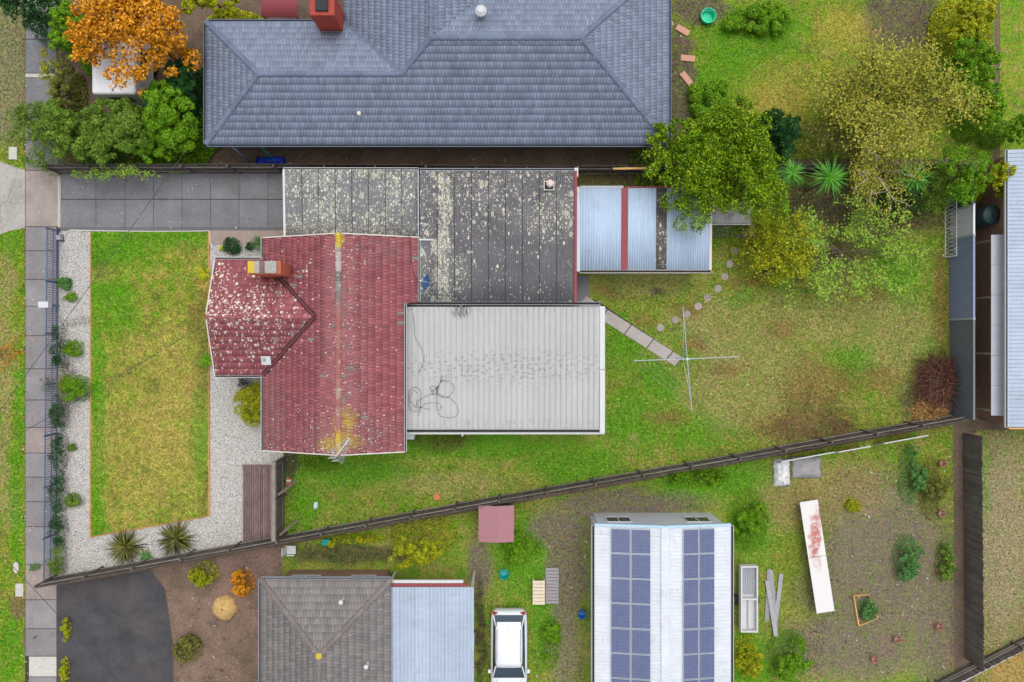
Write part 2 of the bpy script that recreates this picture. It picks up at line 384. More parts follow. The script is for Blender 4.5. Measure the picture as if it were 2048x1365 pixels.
# ---------------------------------------------------------------- ground sheets
g = MB(); g.face([(-160,-160,0), (160,-160,0), (160,160,0), (-160,160,0)]); g.build('ground', M['soil'], org=(0,0,0))['kind'] = 'structure'
sheet('nature_strip', [(-400,-500), (50,-500), (50,1900), (-400,1900)], 0.006, M['lawn_verge'])
sheet('driveway_crossover', [(-400,250), (-60,300), (0,323), (50,341), (50,456), (20,462), (0,469), (-60,490), (-400,540)], 0.022, M['cross'])
FPATH = [(50,-300), (112,-300), (118,340), (118,460), (112,1160), (108,1600), (50,1600)]
fpath = sheet('footpath', FPATH, 0.008, M['joint'])
ys = [-120,-60,0,79,147,156,212,275,341,454,502,559.6,613,672,738,800.5,855.6,906.6,954.6,1004,1054,1130,1200,1258,1313,1354,1420]
for a, b in zip(ys, ys[1:]):
    z = 0.03; m = MB(); x0 = 51; x1 = 113 if b < 341 or a > 450 else 117
    if a >= 1313: x0 = 58
    g_ = 0.6
    m.hexa([P(x0,b-g_,.009), P(x1,b-g_,.009), P(x1,a+g_,.009), P(x0,a+g_,.009)], [P(x0,b-g_,z), P(x1,b-g_,z), P(x1,a+g_,z), P(x0,a+g_,z)])
    mt = M['path']
    if a in (147, 1313): mt = M['pale_slab']
    if a in (341, 855.6, 1130): mt = M['pathpink']
    if a in (79, 156, 0): mt = M['drive']
    bevel(m.build('slab', mt, fpath), 0.008, 1)
drv = sheet('driveway', [(118,346), (568,346), (568,462), (118,462)], 0.008, M['joint'])
xs = [119.5,192,250,307,364,421,478,536,600]; rows = ((347,398.4), (399.8,456))
for a, b in zip(xs, xs[1:]):
    for y0, y1 in rows:
        m = MB(); q = 0.3
        m.hexa([P(a+q,y1,.009), P(b-q,y1,.009), P(b-q,y0,.009), P(a+q,y0,.009)], [P(a+q,y1,.04), P(b-q,y1,.04), P(b-q,y0,.04), P(a+q,y0,.04)])
        bevel(m.build('slab', M['drive'], drv), 0.008, 1)
for a, b in ((119.5,250), (250.5,364), (364.5,478), (478.5,600)):
    m = MB(); m.hexa([P(a,460,.009), P(b,460,.009), P(b,457,.009), P(a,457,.009)], [P(a,460,.036), P(b,460,.036), P(b,457,.036), P(a,457,.036)])
    m.build('edge_strip', M['drive'], drv)
GRAV = [(118,462), (568,462), (568,1071), (113,1153)]
grv = sheet('gravel_bed', GRAV, 0.006, M['gravel'])
LAWN = [(184,464), (417,464), (418,1031), (182,1072)]
lawn = sheet('front_lawn', LAWN, 0.045, M['lawn_front'])
def edge(p, q, mat, w=0.06, h=0.07, nm='edging_board'):
    a = P(*p); b = P(*q); m = MB(); m.bar((a[0],a[1],h/2), (b[0],b[1],h/2), w, h); return m.build(nm, mat, lawn)
for p, q in (((418.5,464),(418.5,660)), ((418.7,660),(419,860)), ((419,860),(419.3,1032)), ((419,1032),(300,1053.5)), ((300,1053.5),(181,1074)), ((182,1073),(182.5,880)), ((182.5,880),(183,670)), ((183,670),(183,464))):
    edge(p, q, M['edging'])
ke = MB(); ke.tube([P(*p, 0.05) for p in ((128,474), (133,464), (142,461), (200,462), (300,463), (400,462.5), (418,462), (420,470), (420,485), (426,492))], 0.028, 6)
ke.build('garden_edging', M['edgegrey'], grv)
m = MB(); m.hexa([P(421.5,490,.007), P(568,490,.007), P(568,461,.007), P(421.5,461,.007)], [P(421.5,490,.035), P(568,490,.035), P(568,461,.035), P(421.5,461,.035)])
pave = m.build('paving_strip', M['pink']); pave['kind'] = 'structure'
BACK = [(567,1071), (1897,830), (1897,345), (1150,345), (1150,830), (800,830), (567,880)]
sheet('back_lawn', BACK, 0.006, M['lawn_back'])
m = MB(); m.hexa([P(1140,612,.007), P(1178,612,.007), P(1178,552,.007), P(1140,552,.007)], [P(1140,612,.04), P(1178,612,.04), P(1178,552,.04), P(1140,552,.04)])
m.build('rear_paving', M['drive'])['kind'] = 'structure'
m = MB(); m.hexa([P(1421,474,.007), P(1505,474,.007), P(1505,440,.007), P(1421,440,.007)], [P(1421,474,.03), P(1505,474,.03), P(1505,440,.03), P(1421,440,.03)])
m.build('shed_apron', M['drive'])['kind'] = 'structure'
gp = sheet('garden_path', [(1160,596), (1192,600), (1365,716), (1351,734), (1160,610)], 0.010, M['joint'])
A0, A1, B0, B1 = (1172,592), (1364,715), (1158,612), (1350,733)
L = lambda a, b, t: (a[0]+(b[0]-a[0])*t, a[1]+(b[1]-a[1])*t)
for t0, t1 in ((0,.22), (.228,.468), (.476,.70), (.708,.90), (.908,1)):
    q = [L(B0,B1,t0), L(B0,B1,t1), L(A0,A1,t1), L(A0,A1,t0)]
    m = MB(); m.hexa([P(*p,.011) for p in q], [P(*p,.045) for p in q]); bevel(m.build('slab', M['bpath'], gp), 0.01, 1)
# neighbours' ground
NORTH = [(1337,-300), (1337,318), (1985,318), (1995,-300)]
sheet('north_lawn', NORTH, 0.006, M['lawn_north'])
sheet('north_soil', [(118,-300), (1337,-300), (1337,322), (118,336)], 0.006, M['soil'])
sheet('asphalt_driveway', [(114,1172), (300,1140), (330,1180), (345,1290), (350,1700), (114,1700)], 0.012, M['asphalt'])
sheet('bare_garden_bed', [(300,1138), (565,1092), (565,1700), (352,1700), (347,1290), (332,1180)], 0.008, M['mulch'])
SOUTH = [(565,1092), (1905,850), (1912,1700), (565,1700)]
sheet('south_yard', SOUTH, 0.006, M['lawn_south'])
EAST = [(1948,860), (2500,860), (2500,1700), (1948,1700)]
sheet('east_lawn', EAST, 0.006, M['lawn_east'])
sheet('east_verge', [(2000,-300), (2500,-300), (2500,318), (2000,318)], 0.006, M['lawn_north'])
m = MB(); q = [(1800,1405), (2120,1240), (2125,1262), (1812,1425)]
m.hexa([P(*p,.007) for p in (q[3],q[2],q[1],q[0])], [P(*p,.06) for p in (q[3],q[2],q[1],q[0])]); m.build('concrete_kerb', M['curbgrey'])['kind'] = 'structure'

# grass blades and pebbles: uncountable stuff
rng = np.random.default_rng(5)
def scatter(poly_px, dens, excl=(), z=0.0):
    W = np.array(polyW(poly_px)); lo = np.maximum(W.min(0), (-27, -18.5)); hi = np.minimum(W.max(0), (27, 18.5))
    n = int((hi-lo).prod()*dens); p = rng.random((n, 2))*(hi-lo)+lo
    k = inpoly(p[:,0], p[:,1], W)
    for e in excl: k &= ~inpoly(p[:,0], p[:,1], polyW(e))
    return p[k]
def blades(p, z, mat, label, hmin=0.02, hmax=0.05, lean=0.085, wid=0.024):
    n = len(p); a = rng.random(n)*6.283; l = lean*(0.3+rng.random(n)); h = hmin+(hmax-hmin)*rng.random(n)
    d = np.stack([np.cos(a), np.sin(a)], 1); s = np.stack([-d[:,1], d[:,0]], 1)*wid*(0.5+rng.random(n))[:,None]
    V = np.zeros((n, 3, 3)); V[:,0,:2] = p-s/2; V[:,1,:2] = p+s/2; V[:,2,:2] = p+d*l[:,None]; V[:,:2,2] = z; V[:,2,2] = z+h
    ob = link('grass', fastmesh('grass', V.reshape(-1,3), np.arange(n*3).reshape(-1,3)), mat)
    return tag(ob, label, 'grass', kind='stuff')
R_ = lambda a,b,c,d: [(a,c),(b,c),(b,d),(a,d)]
blades(scatter(LAWN, 900), .045, M['blade_front'], 'short patchy grass of the front lawn')
bx = [R_(567,1215,300,905), R_(1150,1420,375,560), [(1160,594),(1192,598),(1366,714),(1351,735),(1160,612)], R_(1150,1300,340,378)]
blades(scatter(BACK, 650, bx), .006, M['blade_back'], 'rough patchy grass of the back yard', .02, .08, .10)
blades(scatter([(-60,-60),(50,-60),(50,1420),(-60,1420)], 800, [[(-60,300),(0,323),(50,341),(50,456),(0,469),(-60,490)]]), .006, M['blade_verge'], 'roadside grass of the nature strip', .02, .06)
blades(scatter(NORTH, 330), .006, M['blade_north'], 'bright grass behind the blue roofed house', .02, .08, .09)
sx = [R_(520,960,1150,1500), R_(1172,1465,1020,1500), R_(565,960,1080,1150), [(1680,1010),(1780,970),(1900,1090),(1900,1365),(1640,1365),(1660,1250)]]
blades(scatter(SOUTH, 330, sx), .006, M['blade_south'], 'weedy grass in the yard south of the fence', .02, .08, .09)
blades(scatter(EAST, 400), .006, M['blade_east'], 'dry grass beyond the dark side fence', .02, .06)
p = scatter(GRAV, 420, [LAWN, R_(525,810,470,905), R_(425,530,520,750)]); n = len(p)
r = 0.012+0.022*rng.random(n)**2
o8 = np.array([(1,0,0),(0,1,0),(-1,0,0),(0,-1,0),(0,0,.7),(0,0,-.7)]); f8 = np.array([(0,1,4),(1,2,4),(2,3,4),(3,0,4),(1,0,5),(2,1,5),(3,2,5),(0,3,5)])
jit = 0.7+0.6*rng.random((n,6,1)); V = o8[None]*jit*r[:,None,None]; a = rng.random(n)*6.28; ca, sa = np.cos(a), np.sin(a)
V = np.stack([V[:,:,0]*ca[:,None]-V[:,:,1]*sa[:,None], V[:,:,0]*sa[:,None]+V[:,:,1]*ca[:,None], V[:,:,2]], 2)
V[:,:,:2] += p[:,None,:]; V[:,:,2] += (0.006+r*0.3)[:,None]
F = (f8[None]+6*np.arange(n)[:,None,None]).reshape(-1,3)
tag(link('pebbles', fastmesh('pebbles', V.reshape(-1,3), F), M['pebble']), 'loose white pebbles around the front lawn', 'pebbles', kind='stuff')
# ---------------------------------------------------------------- roofing materials
LW = S(222, 222, 204); LY = S(190, 186, 140)
t = T('red_roof_tile')
rv = t.math('FRACT', t.math('ADD', t.island, t.objrand()))
c = t.mix(t.noise(0.7, 4), S(142, 78, 83), S(156, 95, 99))
c = t.mix(1.0, c, t.math('MULTIPLY', t.map(rv, 0, 1, 0.8, 1.18), t.map(t.noise(22, 4, 0.7), 0.25, 0.75, 0.78, 1.2)), 'MULTIPLY')
gm = t.math('MULTIPLY', t.mx(t.blob(690,870,90,50,3.5,1.2), t.blob(770,500,50,30,3,1.2), t.blob(540,830,30,90,2.8,1.2), t.blob(690,650,40,300,3.8,1.4)), t.map(t.noise(3, 4), 0.35, 0.7))
c = t.mix(t.math('MULTIPLY', gm, 0.6), c, S(132, 112, 108))
yl = t.mx(t.blob(688,884,24,20,3.9,1.4), t.blob(664,892,26,14,3.9,1.4), t.blob(677,474,6,9,3.9,.5), t.blob(690,842,18,22,3.9,1.5))
c = t.mix(t.math('MULTIPLY', yl, t.map(t.noise(5, 5, 0.7), 0.33, 0.6, 0, .95)), c, S(172, 152, 52))
WZ = 3.0
dn = t.mx(t.blob(470,615,80,44,WZ,1.0,None,.95), t.blob(430,600,22,70,WZ,.8,None,1.0), t.blob(490,640,110,90,WZ,.8,None,.42), t.blob(435,700,40,60,WZ,1,None,.42), t.blob(610,570,30,60,3.2,1,None,.18))
dn = t.math('MULTIPLY', dn, t.map(rv, 0, 1, .35, 1.5)); m1, rg = t.lichen(5.4, dn, 0.14, 0.5, ragged=0.5); m2, _ = t.lichen(9.5, t.math('MULTIPLY_ADD', dn, 0.7, 0.01), 0.14, 0.5, ragged=0.4)
sp = t.mx(t.blob(700,860,130,60,3.5,1.4,None,.15), t.blob(690,600,30,300,3.8,1.5,None,.15), t.blob(650,900,150,10,2.9,1.0,None,.4)); m3, _ = t.lichen(13, t.math('ADD', sp, 0.012), 0.12, 0.48, ragged=0.5)
lm = t.mx(m1, m2, m3)
c = t.mix(t.math('MULTIPLY', lm, 0.95), c, t.mix(t.noise(9, 3), S(206, 200, 176), S(236, 234, 222)))
t.bump(t.math('ADD', t.noise(40, 3), lm), 0.25, 0.006); M['tile'] = t.done(c, 0.78)
M['tile_grey'] = m_plain('bare_grey_tile', S(126, 118, 112), 0.85, 0.4, 14)
t = T('ridge_cap_tile'); pk = t.objrand()
c = t.ramp(pk, [(0, S(150,96,92)), (.45, S(158,110,104)), (.75, S(166,140,128)), (1, S(150,84,84))])
sx_ = t.nd('ShaderNodeSeparateXYZ'); t.set(sx_.inputs[0], t.pos)
up = t.map(sx_.outputs[1], 1.2, 2.2); c = t.mix(t.math('MULTIPLY', up, t.map(pk, 0, 1, .9, 1.0)), c, t.ramp(pk, [(0, S(176,168,162)), (.35, S(112,108,104)), (.6, S(196,188,182)), (.8, S(128,122,118)), (1, S(166,156,146))]))
c = t.mix(t.math('MULTIPLY', t.mx(t.blob(677,472,14,22,3.9,.5), t.blob(684,886,22,20,3.9,1.2)), 0.9), c, S(190, 164, 40))
c = t.mix(t.lichen(11, 0.22, 0.1, 0.4)[0], c, LW)
t.bump(t.noise(30, 4), 0.3, 0.006); M['cap'] = t.done(t.mix(1.0, c, t.map(t.noise(25, 4), 0.25, 0.75, .8, 1.15), 'MULTIPLY'), 0.8)

def m_lichen_sheet(name, c, densfn, streak=0.5, band=False):
    t = T(name); st = t.scl(t.pos, (1, 0.62, 0))
    b = t.noise(14, 4, 0.7, vec=t.scl(t.pos, (1, 0.08, 1)))
    col = t.mix(1.0, c, t.math('MULTIPLY', t.map(b, 0.25, 0.75, 1-streak*0.3, 1+streak*0.3), t.map(t.noise(0.8, 5), 0.3, 0.7, .82, 1.15)), 'MULTIPLY')
    dn = densfn(t)
    br = t.map(t.noise(1.3, 4, 0.7), 0.3, 0.7, 0.45, 1.35)
    dn = t.math('MULTIPLY', dn, br)
    m1, r1 = t.lichen(3.6, t.math('MULTIPLY', dn, 0.6), 0.10, 0.46, st, 0.3)
    m2, r2 = t.lichen(7.5, dn, 0.08, 0.5, st, 0.35)
    m3, r3 = t.lichen(15, t.math('ADD', dn, 0.05), 0.1, 0.5, st, 0.4)
    bd = t.blob(886,470,13,150,2.7,.5,None,1.0) if band else 0.0
    m4 = t.math('MULTIPLY', bd, t.map(t.noise(8, 5, .8, vec=st), .50, .58))
    mk = t.mx(m1, m2, m3, m4); ring = t.math('MULTIPLY', m1, t.math('SUBTRACT', 1.0, r1))
    col = t.mix(t.math('MULTIPLY', t.map(t.noise(2.4, 5, .75), .42, .68, 0, .55), t.math('MINIMUM', dn, 1.0)), col, S(158, 157, 146))
    lc = t.mix(t.noise(6, 4), S(186, 186, 162), S(228, 228, 214)); lc = t.mix(t.math('MULTIPLY', ring, 0.7), lc, S(128, 126, 104))
    col = t.mix(t.math('MULTIPLY', mk, 0.92), col, lc)
    t.bump(mk, 0.3, 0.006); return t.done(col, 0.75)
def d_carport(t): return t.math('ADD', t.mx(t.blob(660,400,40,80,2.5,1.4,None,.62), t.blob(600,360,40,40,2.5,1.3,None,.7), t.blob(790,395,30,40,2.5,1.2,None,.7), t.blob(690,460,110,26,2.5,1.2,None,.75), t.blob(730,345,160,16,2.5,1.3,None,.6)), 0.30)
def d_ext(t): return t.math('ADD', t.mx(t.blob(886,470,15,170,2.6,.7,None,1.5), t.blob(880,580,24,34,2.6,1,None,.95), t.blob(915,540,34,40,2.6,1.2,None,.5), t.blob(850,470,12,160,2.6,1,None,.6), t.blob(1105,430,50,45,2.6,1.1,None,.78), t.blob(990,400,130,60,2.6,1.3,None,.40), t.blob(1010,350,180,18,2.6,1.2,None,.55)), 0.09)
M['carport'] = m_lichen_sheet('lichen_carport_sheet', S(118, 119, 122), d_carport); M['ext'] = m_lichen_sheet('lichen_dark_sheet', S(102, 100, 104), d_ext, band=True)
t = T('white_tray_roof'); st = t.noise(9, 5, 0.7, vec=t.scl(t.pos, (1, .12, 1)))
c = t.mix(1.0, S(178, 179, 178), t.math('MULTIPLY', t.map(st, .25, .75, .92, 1.05), t.map(t.noise(.6, 4), .3, .7, .93, 1.04)), 'MULTIPLY')
band = t.blob(1010,735,230,34,2.6,1.0,t.pos); wv = t.vor(2.3, t.scl(t.pos, (1.5, 2.6, 0))); sc_ = t.noise(11, 4, .7, vec=t.scl(t.pos, (1, 1.0, 1)))
c = t.mix(t.math('MULTIPLY', t.math('MULTIPLY', band, t.map(wv['Distance'], .16, .44, 1, 0)), t.map(sc_, .40, .58, 0, .65)), c, S(110, 110, 108))
ends = t.mx(t.blob(1010,612,220,16,2.7,1.0,t.pos), t.blob(1010,850,220,12,2.5,1,t.pos), t.blob(924,622,20,16,2.7,1.0,t.pos, 1.0))
c = t.mix(t.math('MULTIPLY', ends, t.map(t.noise(13, 5, .75, vec=t.scl(t.pos, (1, .25, 1))), .52, .66, 0, .6)), c, S(112, 112, 110))
c = t.mix(t.math('MULTIPLY', t.blob(922,620,18,16,2.7,1.0,t.pos), t.map(t.noise(20, 5, .75, vec=t.scl(t.pos, (1, .2, 1))), .45, .55)), c, S(60, 58, 58))
M['white_roof'] = t.done(c, 0.5)
M['white_metal'] = m_plain('white_painted_metal', S(198, 199, 199), 0.45, .14); M['gutter_grey'] = m_plain('grey_gutter', S(158, 163, 172), 0.45, .2)
M['gutter_dark'] = m_plain('gutter_inside', S(52, 52, 54), 0.8); M['beige_metal'] = m_plain('beige_metal', S(204, 199, 190), 0.5, .15)
def m_steelroof(nm, c, ax=(1, .06, 1), rust=.05):
    t = T(nm); a = t.noise(8, 5, .7, vec=t.scl(t.pos, ax)); b = t.noise(.7, 5, .65)
    col = t.mix(1.0, c, t.math('MULTIPLY', t.map(a, .25, .75, .90, 1.06), t.math('MULTIPLY', t.map(b, .3, .7, .9, 1.05), t.math('MULTIPLY_ADD', t.objrand(), .08, .96))), 'MULTIPLY')
    col = t.mix(t.map(t.noise(1.7, 6, .75, vec=t.scl(t.pos, (1, .5, 1))), .58, .74, 0, .4), col, S(128, 126, 122))
    col = t.mix(t.lichen(5, rust, .04, .16)[0], col, S(96, 78, 66))
    return t.done(col, .42)
M['shed_blue'] = m_steelroof('pale_blue_steel', S(178, 196, 216)); M['flash_blue'] = m_plain('blue_flashing', S(186, 210, 224), 0.45, .12)
M['maroon'] = m_plain('maroon_paint', S(136, 66, 72), 0.6, .25, 8); M['clear_sheet'] = m_lichen_sheet('grimy_clear_sheet', S(98, 94, 92), lambda t: t.math('ADD', t.blob(1323,490,14,50,2.4,1.0,None,.4), 0.1))
M['black_gap'] = m_plain('flashing_dark', S(52, 38, 42), 0.7); M['valley'] = m_plain('valley_iron', S(104, 52, 58), 0.6, .3)
M['weatherboard'] = m_plain('cream_weatherboard', S(206, 200, 188), 0.7, .1); M['glass'] = T('window_glass').done(S(46, 54, 60), 0.08, spec=.6)
M['cement'] = m_plain('grey_cement', S(150, 148, 142), 0.9, .5, 16, .6)
def m_brick(name, c1, c2, mortar):
    t = T(name); b = t.nd('ShaderNodeTexBrick'); n = t.nd('ShaderNodeNewGeometry')
    sx = t.nd('ShaderNodeSeparateXYZ'); t.set(sx.inputs[0], t.pos); cb = t.nd('ShaderNodeCombineXYZ')
    t.set(cb.inputs[0], t.math('ADD', sx.outputs[0], sx.outputs[1])); t.set(cb.inputs[1], sx.outputs[2]); t.set(b.inputs['Vector'], cb.outputs[0])
    b.inputs['Scale'].default_value = 1.0; b.inputs['Brick Width'].default_value = .24; b.inputs['Row Height'].default_value = .086; b.inputs['Mortar Size'].default_value = .006
    b.inputs['Color1'].default_value = c1; b.inputs['Color2'].default_value = c2; b.inputs['Mortar'].default_value = mortar
    return t.done(t.mix(1.0, b.outputs[0], t.map(t.noise(20, 4), .25, .75, .75, 1.2), 'MULTIPLY'), .85)
M['brick'] = m_brick('brown_brick', S(150,110,84), S(126,92,72), S(170,160,148)); M['red_brick'] = m_brick('red_brick', S(168,72,58), S(144,58,50), S(176,164,152))
M['orange_brick'] = m_plain('orange_brick', S(180, 100, 76), 0.85, .4, 9, isl=.3)

# ---------------------------------------------------------------- roof building blocks
def gutter(parent, p, q, w=0.12, h=0.10, mat=None, name='gutter'):
    """open channel, rim at z of p/q"""
    p = Vector(p); q = Vector(q); d = (q-p).normalized(); r = Vector((d.y, -d.x, 0)).normalized(); m = MB()
    for s_ in (-1, 1):
        o = r*s_*(w/2-0.01); m.bar(p+o-Vector((0,0,h/2)), q+o-Vector((0,0,h/2)), 0.02, h)
    m.cur = 1; m.bar(p-Vector((0,0,h-0.006)), q-Vector((0,0,h-0.006)), w-0.044, 0.012); m.cur = 0
    for e, s2 in ((p, 1), (q, -1)): m.bar(e-Vector((0,0,h/2))-r*(w/2-.021), e-Vector((0,0,h/2))+r*(w/2-.021), 0.012, h-.002)
    return m.build(name, [mat or M['white_metal'], M['gutter_dark']], parent)
def corrugated(name, x0, x1, yN, yS, zN, zS, pitch, amp, mat, parent, rows=3, dz=0.0):
    """one corrugated sheet, ribs running along y"""
    nw = max(1, round((x1-x0)/pitch)); nx = nw*6+1
    xs = np.linspace(x0, x1, nx); zz = amp*np.sin(np.linspace(0, nw*2*np.pi, nx)-np.pi/2)
    V = []; o = worg(parent)
    for i in range(rows+1):
        f = i/rows
        V += [(x-o[0], yS+(yN-yS)*f-o[1], zS+(zN-zS)*f+z+dz-o[2]) for x, z in zip(xs, zz)]
    F = [(i*nx+j, i*nx+j+1, (i+1)*nx+j+1, (i+1)*nx+j) for i in range(rows) for j in range(nx-1)]
    me = fastmesh(name, V, F); me.polygons.foreach_set('use_smooth', [True]*len(F)); 
    ob = link(name, me, mat, parent, o); md = ob.modifiers.new('solid', 'SOLIDIFY'); md.thickness = 0.006; md.offset = -1
    return ob
def tile_proto(w=0.15, l=0.365, th=0.034):
    """interlocking tile with rounded edges; origin at lower edge centre, +y up the slope, z normal"""
    prof = [(-.5,-.006), (-.43,.014), (-.3,.018), (.3,.018), (.43,.014), (.5,-.006)]
    V = []
    for yy, lift in ((0, th), (l, 0.0)):
        V += [(a*w, yy, lift+z) for a, z in prof]
    n = len(prof); V += [(a*w, 0.0, -0.005) for a, z in prof]
    F = [(i, i+1, n+i+1, n+i) for i in range(n-1)] + [(2*n+i, 2*n+i+1, i+1, i) for i in range(n-1)]
    return V, F
TV, TF = tile_proto()
TVn = np.array(TV); TFn = np.array(TF)
def tile_frames(poly, e0, e1, up, expo=0.32, w=0.15):
    """frames of tiles covering a planar roof polygon (list of Vectors); e0->e1 is the eave, up the slope direction"""
    e0 = Vector(e0); d = (Vector(e1)-e0); Ln = d.length; d.normalize(); u = Vector(up).normalized(); nrm = d.cross(u).normalized()
    if nrm.z < 0: nrm = -nrm; 
    p2 = [((p-e0).dot(d), (p-e0).dot(u)) for p in poly]
    umax = max(b for a, b in p2); amin = min(a for a, b in p2); amax = max(a for a, b in p2); out = []
    nr = int(round(umax/expo)); nr = max(nr, 1); ex = umax/nr; nc = max(1, round((amax-amin)/w)); ww = (amax-amin)/nc
    mats = []
    for r in range(nr):
        for c in range(nc):
            a = amin+(c+.5+(.5 if r % 2 else 0))*ww; b = r*ex
            if inpoly(np.array([a]), np.array([min(b+ex*.5, umax-.01)]), p2)[0]:
                x = d if d.cross(u).dot(nrm) > 0 else -d
                R3 = Matrix((x*(ww/w), u, nrm)).transposed().to_4x4(); R3.translation = e0 + d*a + u*b - nrm*0.004
                mats.append((R3, r, c))
    return mats
def joined_tiles(frames, name, mat, parent, kind='stuff'):
    if not frames: return
    o = np.array(worg(parent)); Vs = []; Fs = []; k = len(TVn)
    for i, f in enumerate(frames):
        A = np.array(f[0]); Vs.append(TVn@A[:3,:3].T + A[:3,3] - o); Fs.append(TFn+i*k)
    ob = link(name, fastmesh(name, np.concatenate(Vs), np.concatenate(Fs)), mat, parent, tuple(o)); ob['kind'] = kind
    return ob
def cap_line(parent, p, q, mat, ln=0.42, w=0.24, name='ridge_cap', h=0.07):
    p = Vector(p); q = Vector(q); d = q-p; n = max(1, round(d.length/ln)); st = d/n; du = d.normalized()
    r = Vector((du.y, -du.x, 0)).normalized(); up = r.cross(du); up = up if up.z > 0 else -up
    rb = [(-.5,-.55), (-.42,.35), (-.2,.9), (.2,.9), (.42,.35), (.5,-.55)]
    V = []; 
    for f, s_ in ((0, 1.16), (1.04, .90)):
        V += [tuple(st*f + r*(a*w*s_) + up*(b*h*s_)) for a, b in rb]
    k = len(rb); F = [(i, i+1, k+i+1, k+i) for i in range(k-1)] + [tuple(range(k))[::-1]]
    me = bpy.data.meshes.new(name); me.from_pydata(V, [], F); me.materials.append(mat); me.update()
    bmf = me.polygons
    if bmf[1].normal.z < 0: me.flip_normals()
    for i in range(n): link(name, me, None, parent, tuple(p+st*i))
def walls(parent, pts, z0, z1, mat, name='wall'):
    """closed ring of wall slabs, each side its own mesh"""
    n = len(pts)
    for i in range(n):
        a = Vector((*pts[i], 0)); b = Vector((*pts[(i+1)%n], 0)); d = (b-a).normalized()
        m = MB(); zc = (z0+z1)/2; m.bar(a+d*.06+Vector((0,0,zc)), b-d*.06+Vector((0,0,zc)), .12, z1-z0); m.build(name, mat, parent)
def window(parent, c, w, h, axis, mat=None, door=False):
    """window or door flat on a wall; axis 'x' = wall runs along x"""
    x, y, z = c; m = MB(); t_ = .05
    def bb(m, a0, a1, z0, z1, d): 
        (m.box(x+a0, x+a1, y-d, y+d, z+z0, z+z1) if axis == 'x' else m.box(x-d, x+d, y+a0, y+a1, z+z0, z+z1))
    for a0, a1, z0, z1 in ((-w/2,-w/2+t_,0,h), (w/2-t_,w/2,0,h), (-w/2+t_,w/2-t_,0,t_), (-w/2+t_,w/2-t_,h-t_,h), (-t_/2,t_/2,t_,h-t_)): bb(m, a0, a1, z0, z1, .1)
    f = m.build('door' if door else 'window', mat or M['white_metal'], parent)
    m = MB(); bb(m, -w/2+t_, w/2-t_, t_, h-t_, .075); m.build('door_leaf' if door else 'pane', M['maroon'] if door else M['glass'], f)

# ---------------------------------------------------------------- the red tiled house
zE, pt = 2.6, 0.365
xW = PX(527, zE); xR = -7.72; zR = zE+(xR-xW)*pt
yN, yS = 4.79, -5.08
wyC, wh = 1.10, 2.67; zw = zE+wh*pt; wx0 = -13.78; wxA = xW+wh
xE1 = -4.36; zE1 = zR-(xE1-xR)*pt; xE2 = -4.96; zE2 = zR-(xE2-xR)*pt; yB = PY(607, 2.85)
house = thing('gable_house', 'house with a red tiled gable roof spotted with white lichen', 'house', (-8.5, 0, 0))
ov = .42
walls(house, [(xW+ov,yS+.2), (xE2-.35,yS+.2), (xE2-.35,yN-.25), (xW+ov,yN-.25)], 0, 2.62, M['weatherboard'])
walls(house, [(wx0+.3,wyC-wh+ov), (xW+ov-.14,wyC-wh+ov), (xW+ov-.14,wyC+wh-ov), (wx0+.3,wyC+wh-ov)], 0, 2.58, M['weatherboard'])
for s_ in ((wx0+.3, wyC, 0),):     # gable infill of the front wing and of the main roof
    m = MB(); m.hexa([(wx0+.24,wyC-wh+.5,2.58),(wx0+.36,wyC-wh+.5,2.58),(wx0+.36,wyC+wh-.5,2.58),(wx0+.24,wyC+wh-.5,2.58)], [(wx0+.24,wyC-.05,zw-.16),(wx0+.36,wyC-.05,zw-.16),(wx0+.36,wyC+.05,zw-.16),(wx0+.24,wyC+.05,zw-.16)]); m.build('gable', M['weatherboard'], house)
for yy in (yN-.25, yS+.2):
    m = MB(); m.hexa([(xW+.6,yy-.06,2.62),(xE2-.4,yy-.06,2.62),(xE2-.4,yy+.06,2.62),(xW+.6,yy+.06,2.62)], [(xR-.06,yy-.06,zR-.18),(xR+.06,yy-.06,zR-.18),(xR+.06,yy+.06,zR-.18),(xR-.06,yy+.06,zR-.18)]); m.build('gable', M['weatherboard'], house)
window(house, (wx0+.3, wyC, .8), 2.4, 1.4, 'y'); window(house, (xW+ov, -3.3, .8), 1.8, 1.3, 'y'); window(house, (xW+ov, 4.15, .1), .95, 2.1, 'y', None, True); window(house, (-8.2, yS+.2, .9), 1.6, 1.2, 'x')
V3 = lambda x, y, z: Vector((x, y, z))
zW = lambda x: zE+(x-xW)*pt
planes = [   # polygon, eave start, eave end, up
    ([V3(xW,yS,zE), V3(xR,yS,zR), V3(xR,yN,zR), V3(xW,yN,zE), V3(xW,wyC+wh,zE), V3(wxA,wyC,zw), V3(xW,wyC-wh,zE)], (xW,yS,zE), (xW,yN,zE), (1,0,pt)),
    ([V3(xE1,yB,zE1), V3(xE1,yN,zE1), V3(xR,yN,zR), V3(xR,yS,zR), V3(xE2,yS,zE2), V3(xE2,yB,zE2)], (xE1,yS,zE1), (xE1,yN,zE1), (-1,0,pt)),
    ([V3(wx0,wyC-wh,zE), V3(xW,wyC-wh,zE), V3(wxA,wyC,zw), V3(wx0,wyC,zw)], (wx0,wyC-wh,zE), (wxA,wyC-wh,zE), (0,1,pt)),
    ([V3(wx0,wyC+wh,zE), V3(xW,wyC+wh,zE), V3(wxA,wyC,zw), V3(wx0,wyC,zw)], (wx0,wyC+wh,zE), (wxA,wyC+wh,zE), (0,-1,pt))]
tm = bpy.data.meshes.new('roof_tile'); tm.from_pydata(TV, [], TF); tm.materials.append(M['tile']); tm.update()
tg = tm.copy(); tg.materials.clear(); tg.materials.append(M['tile_grey'])
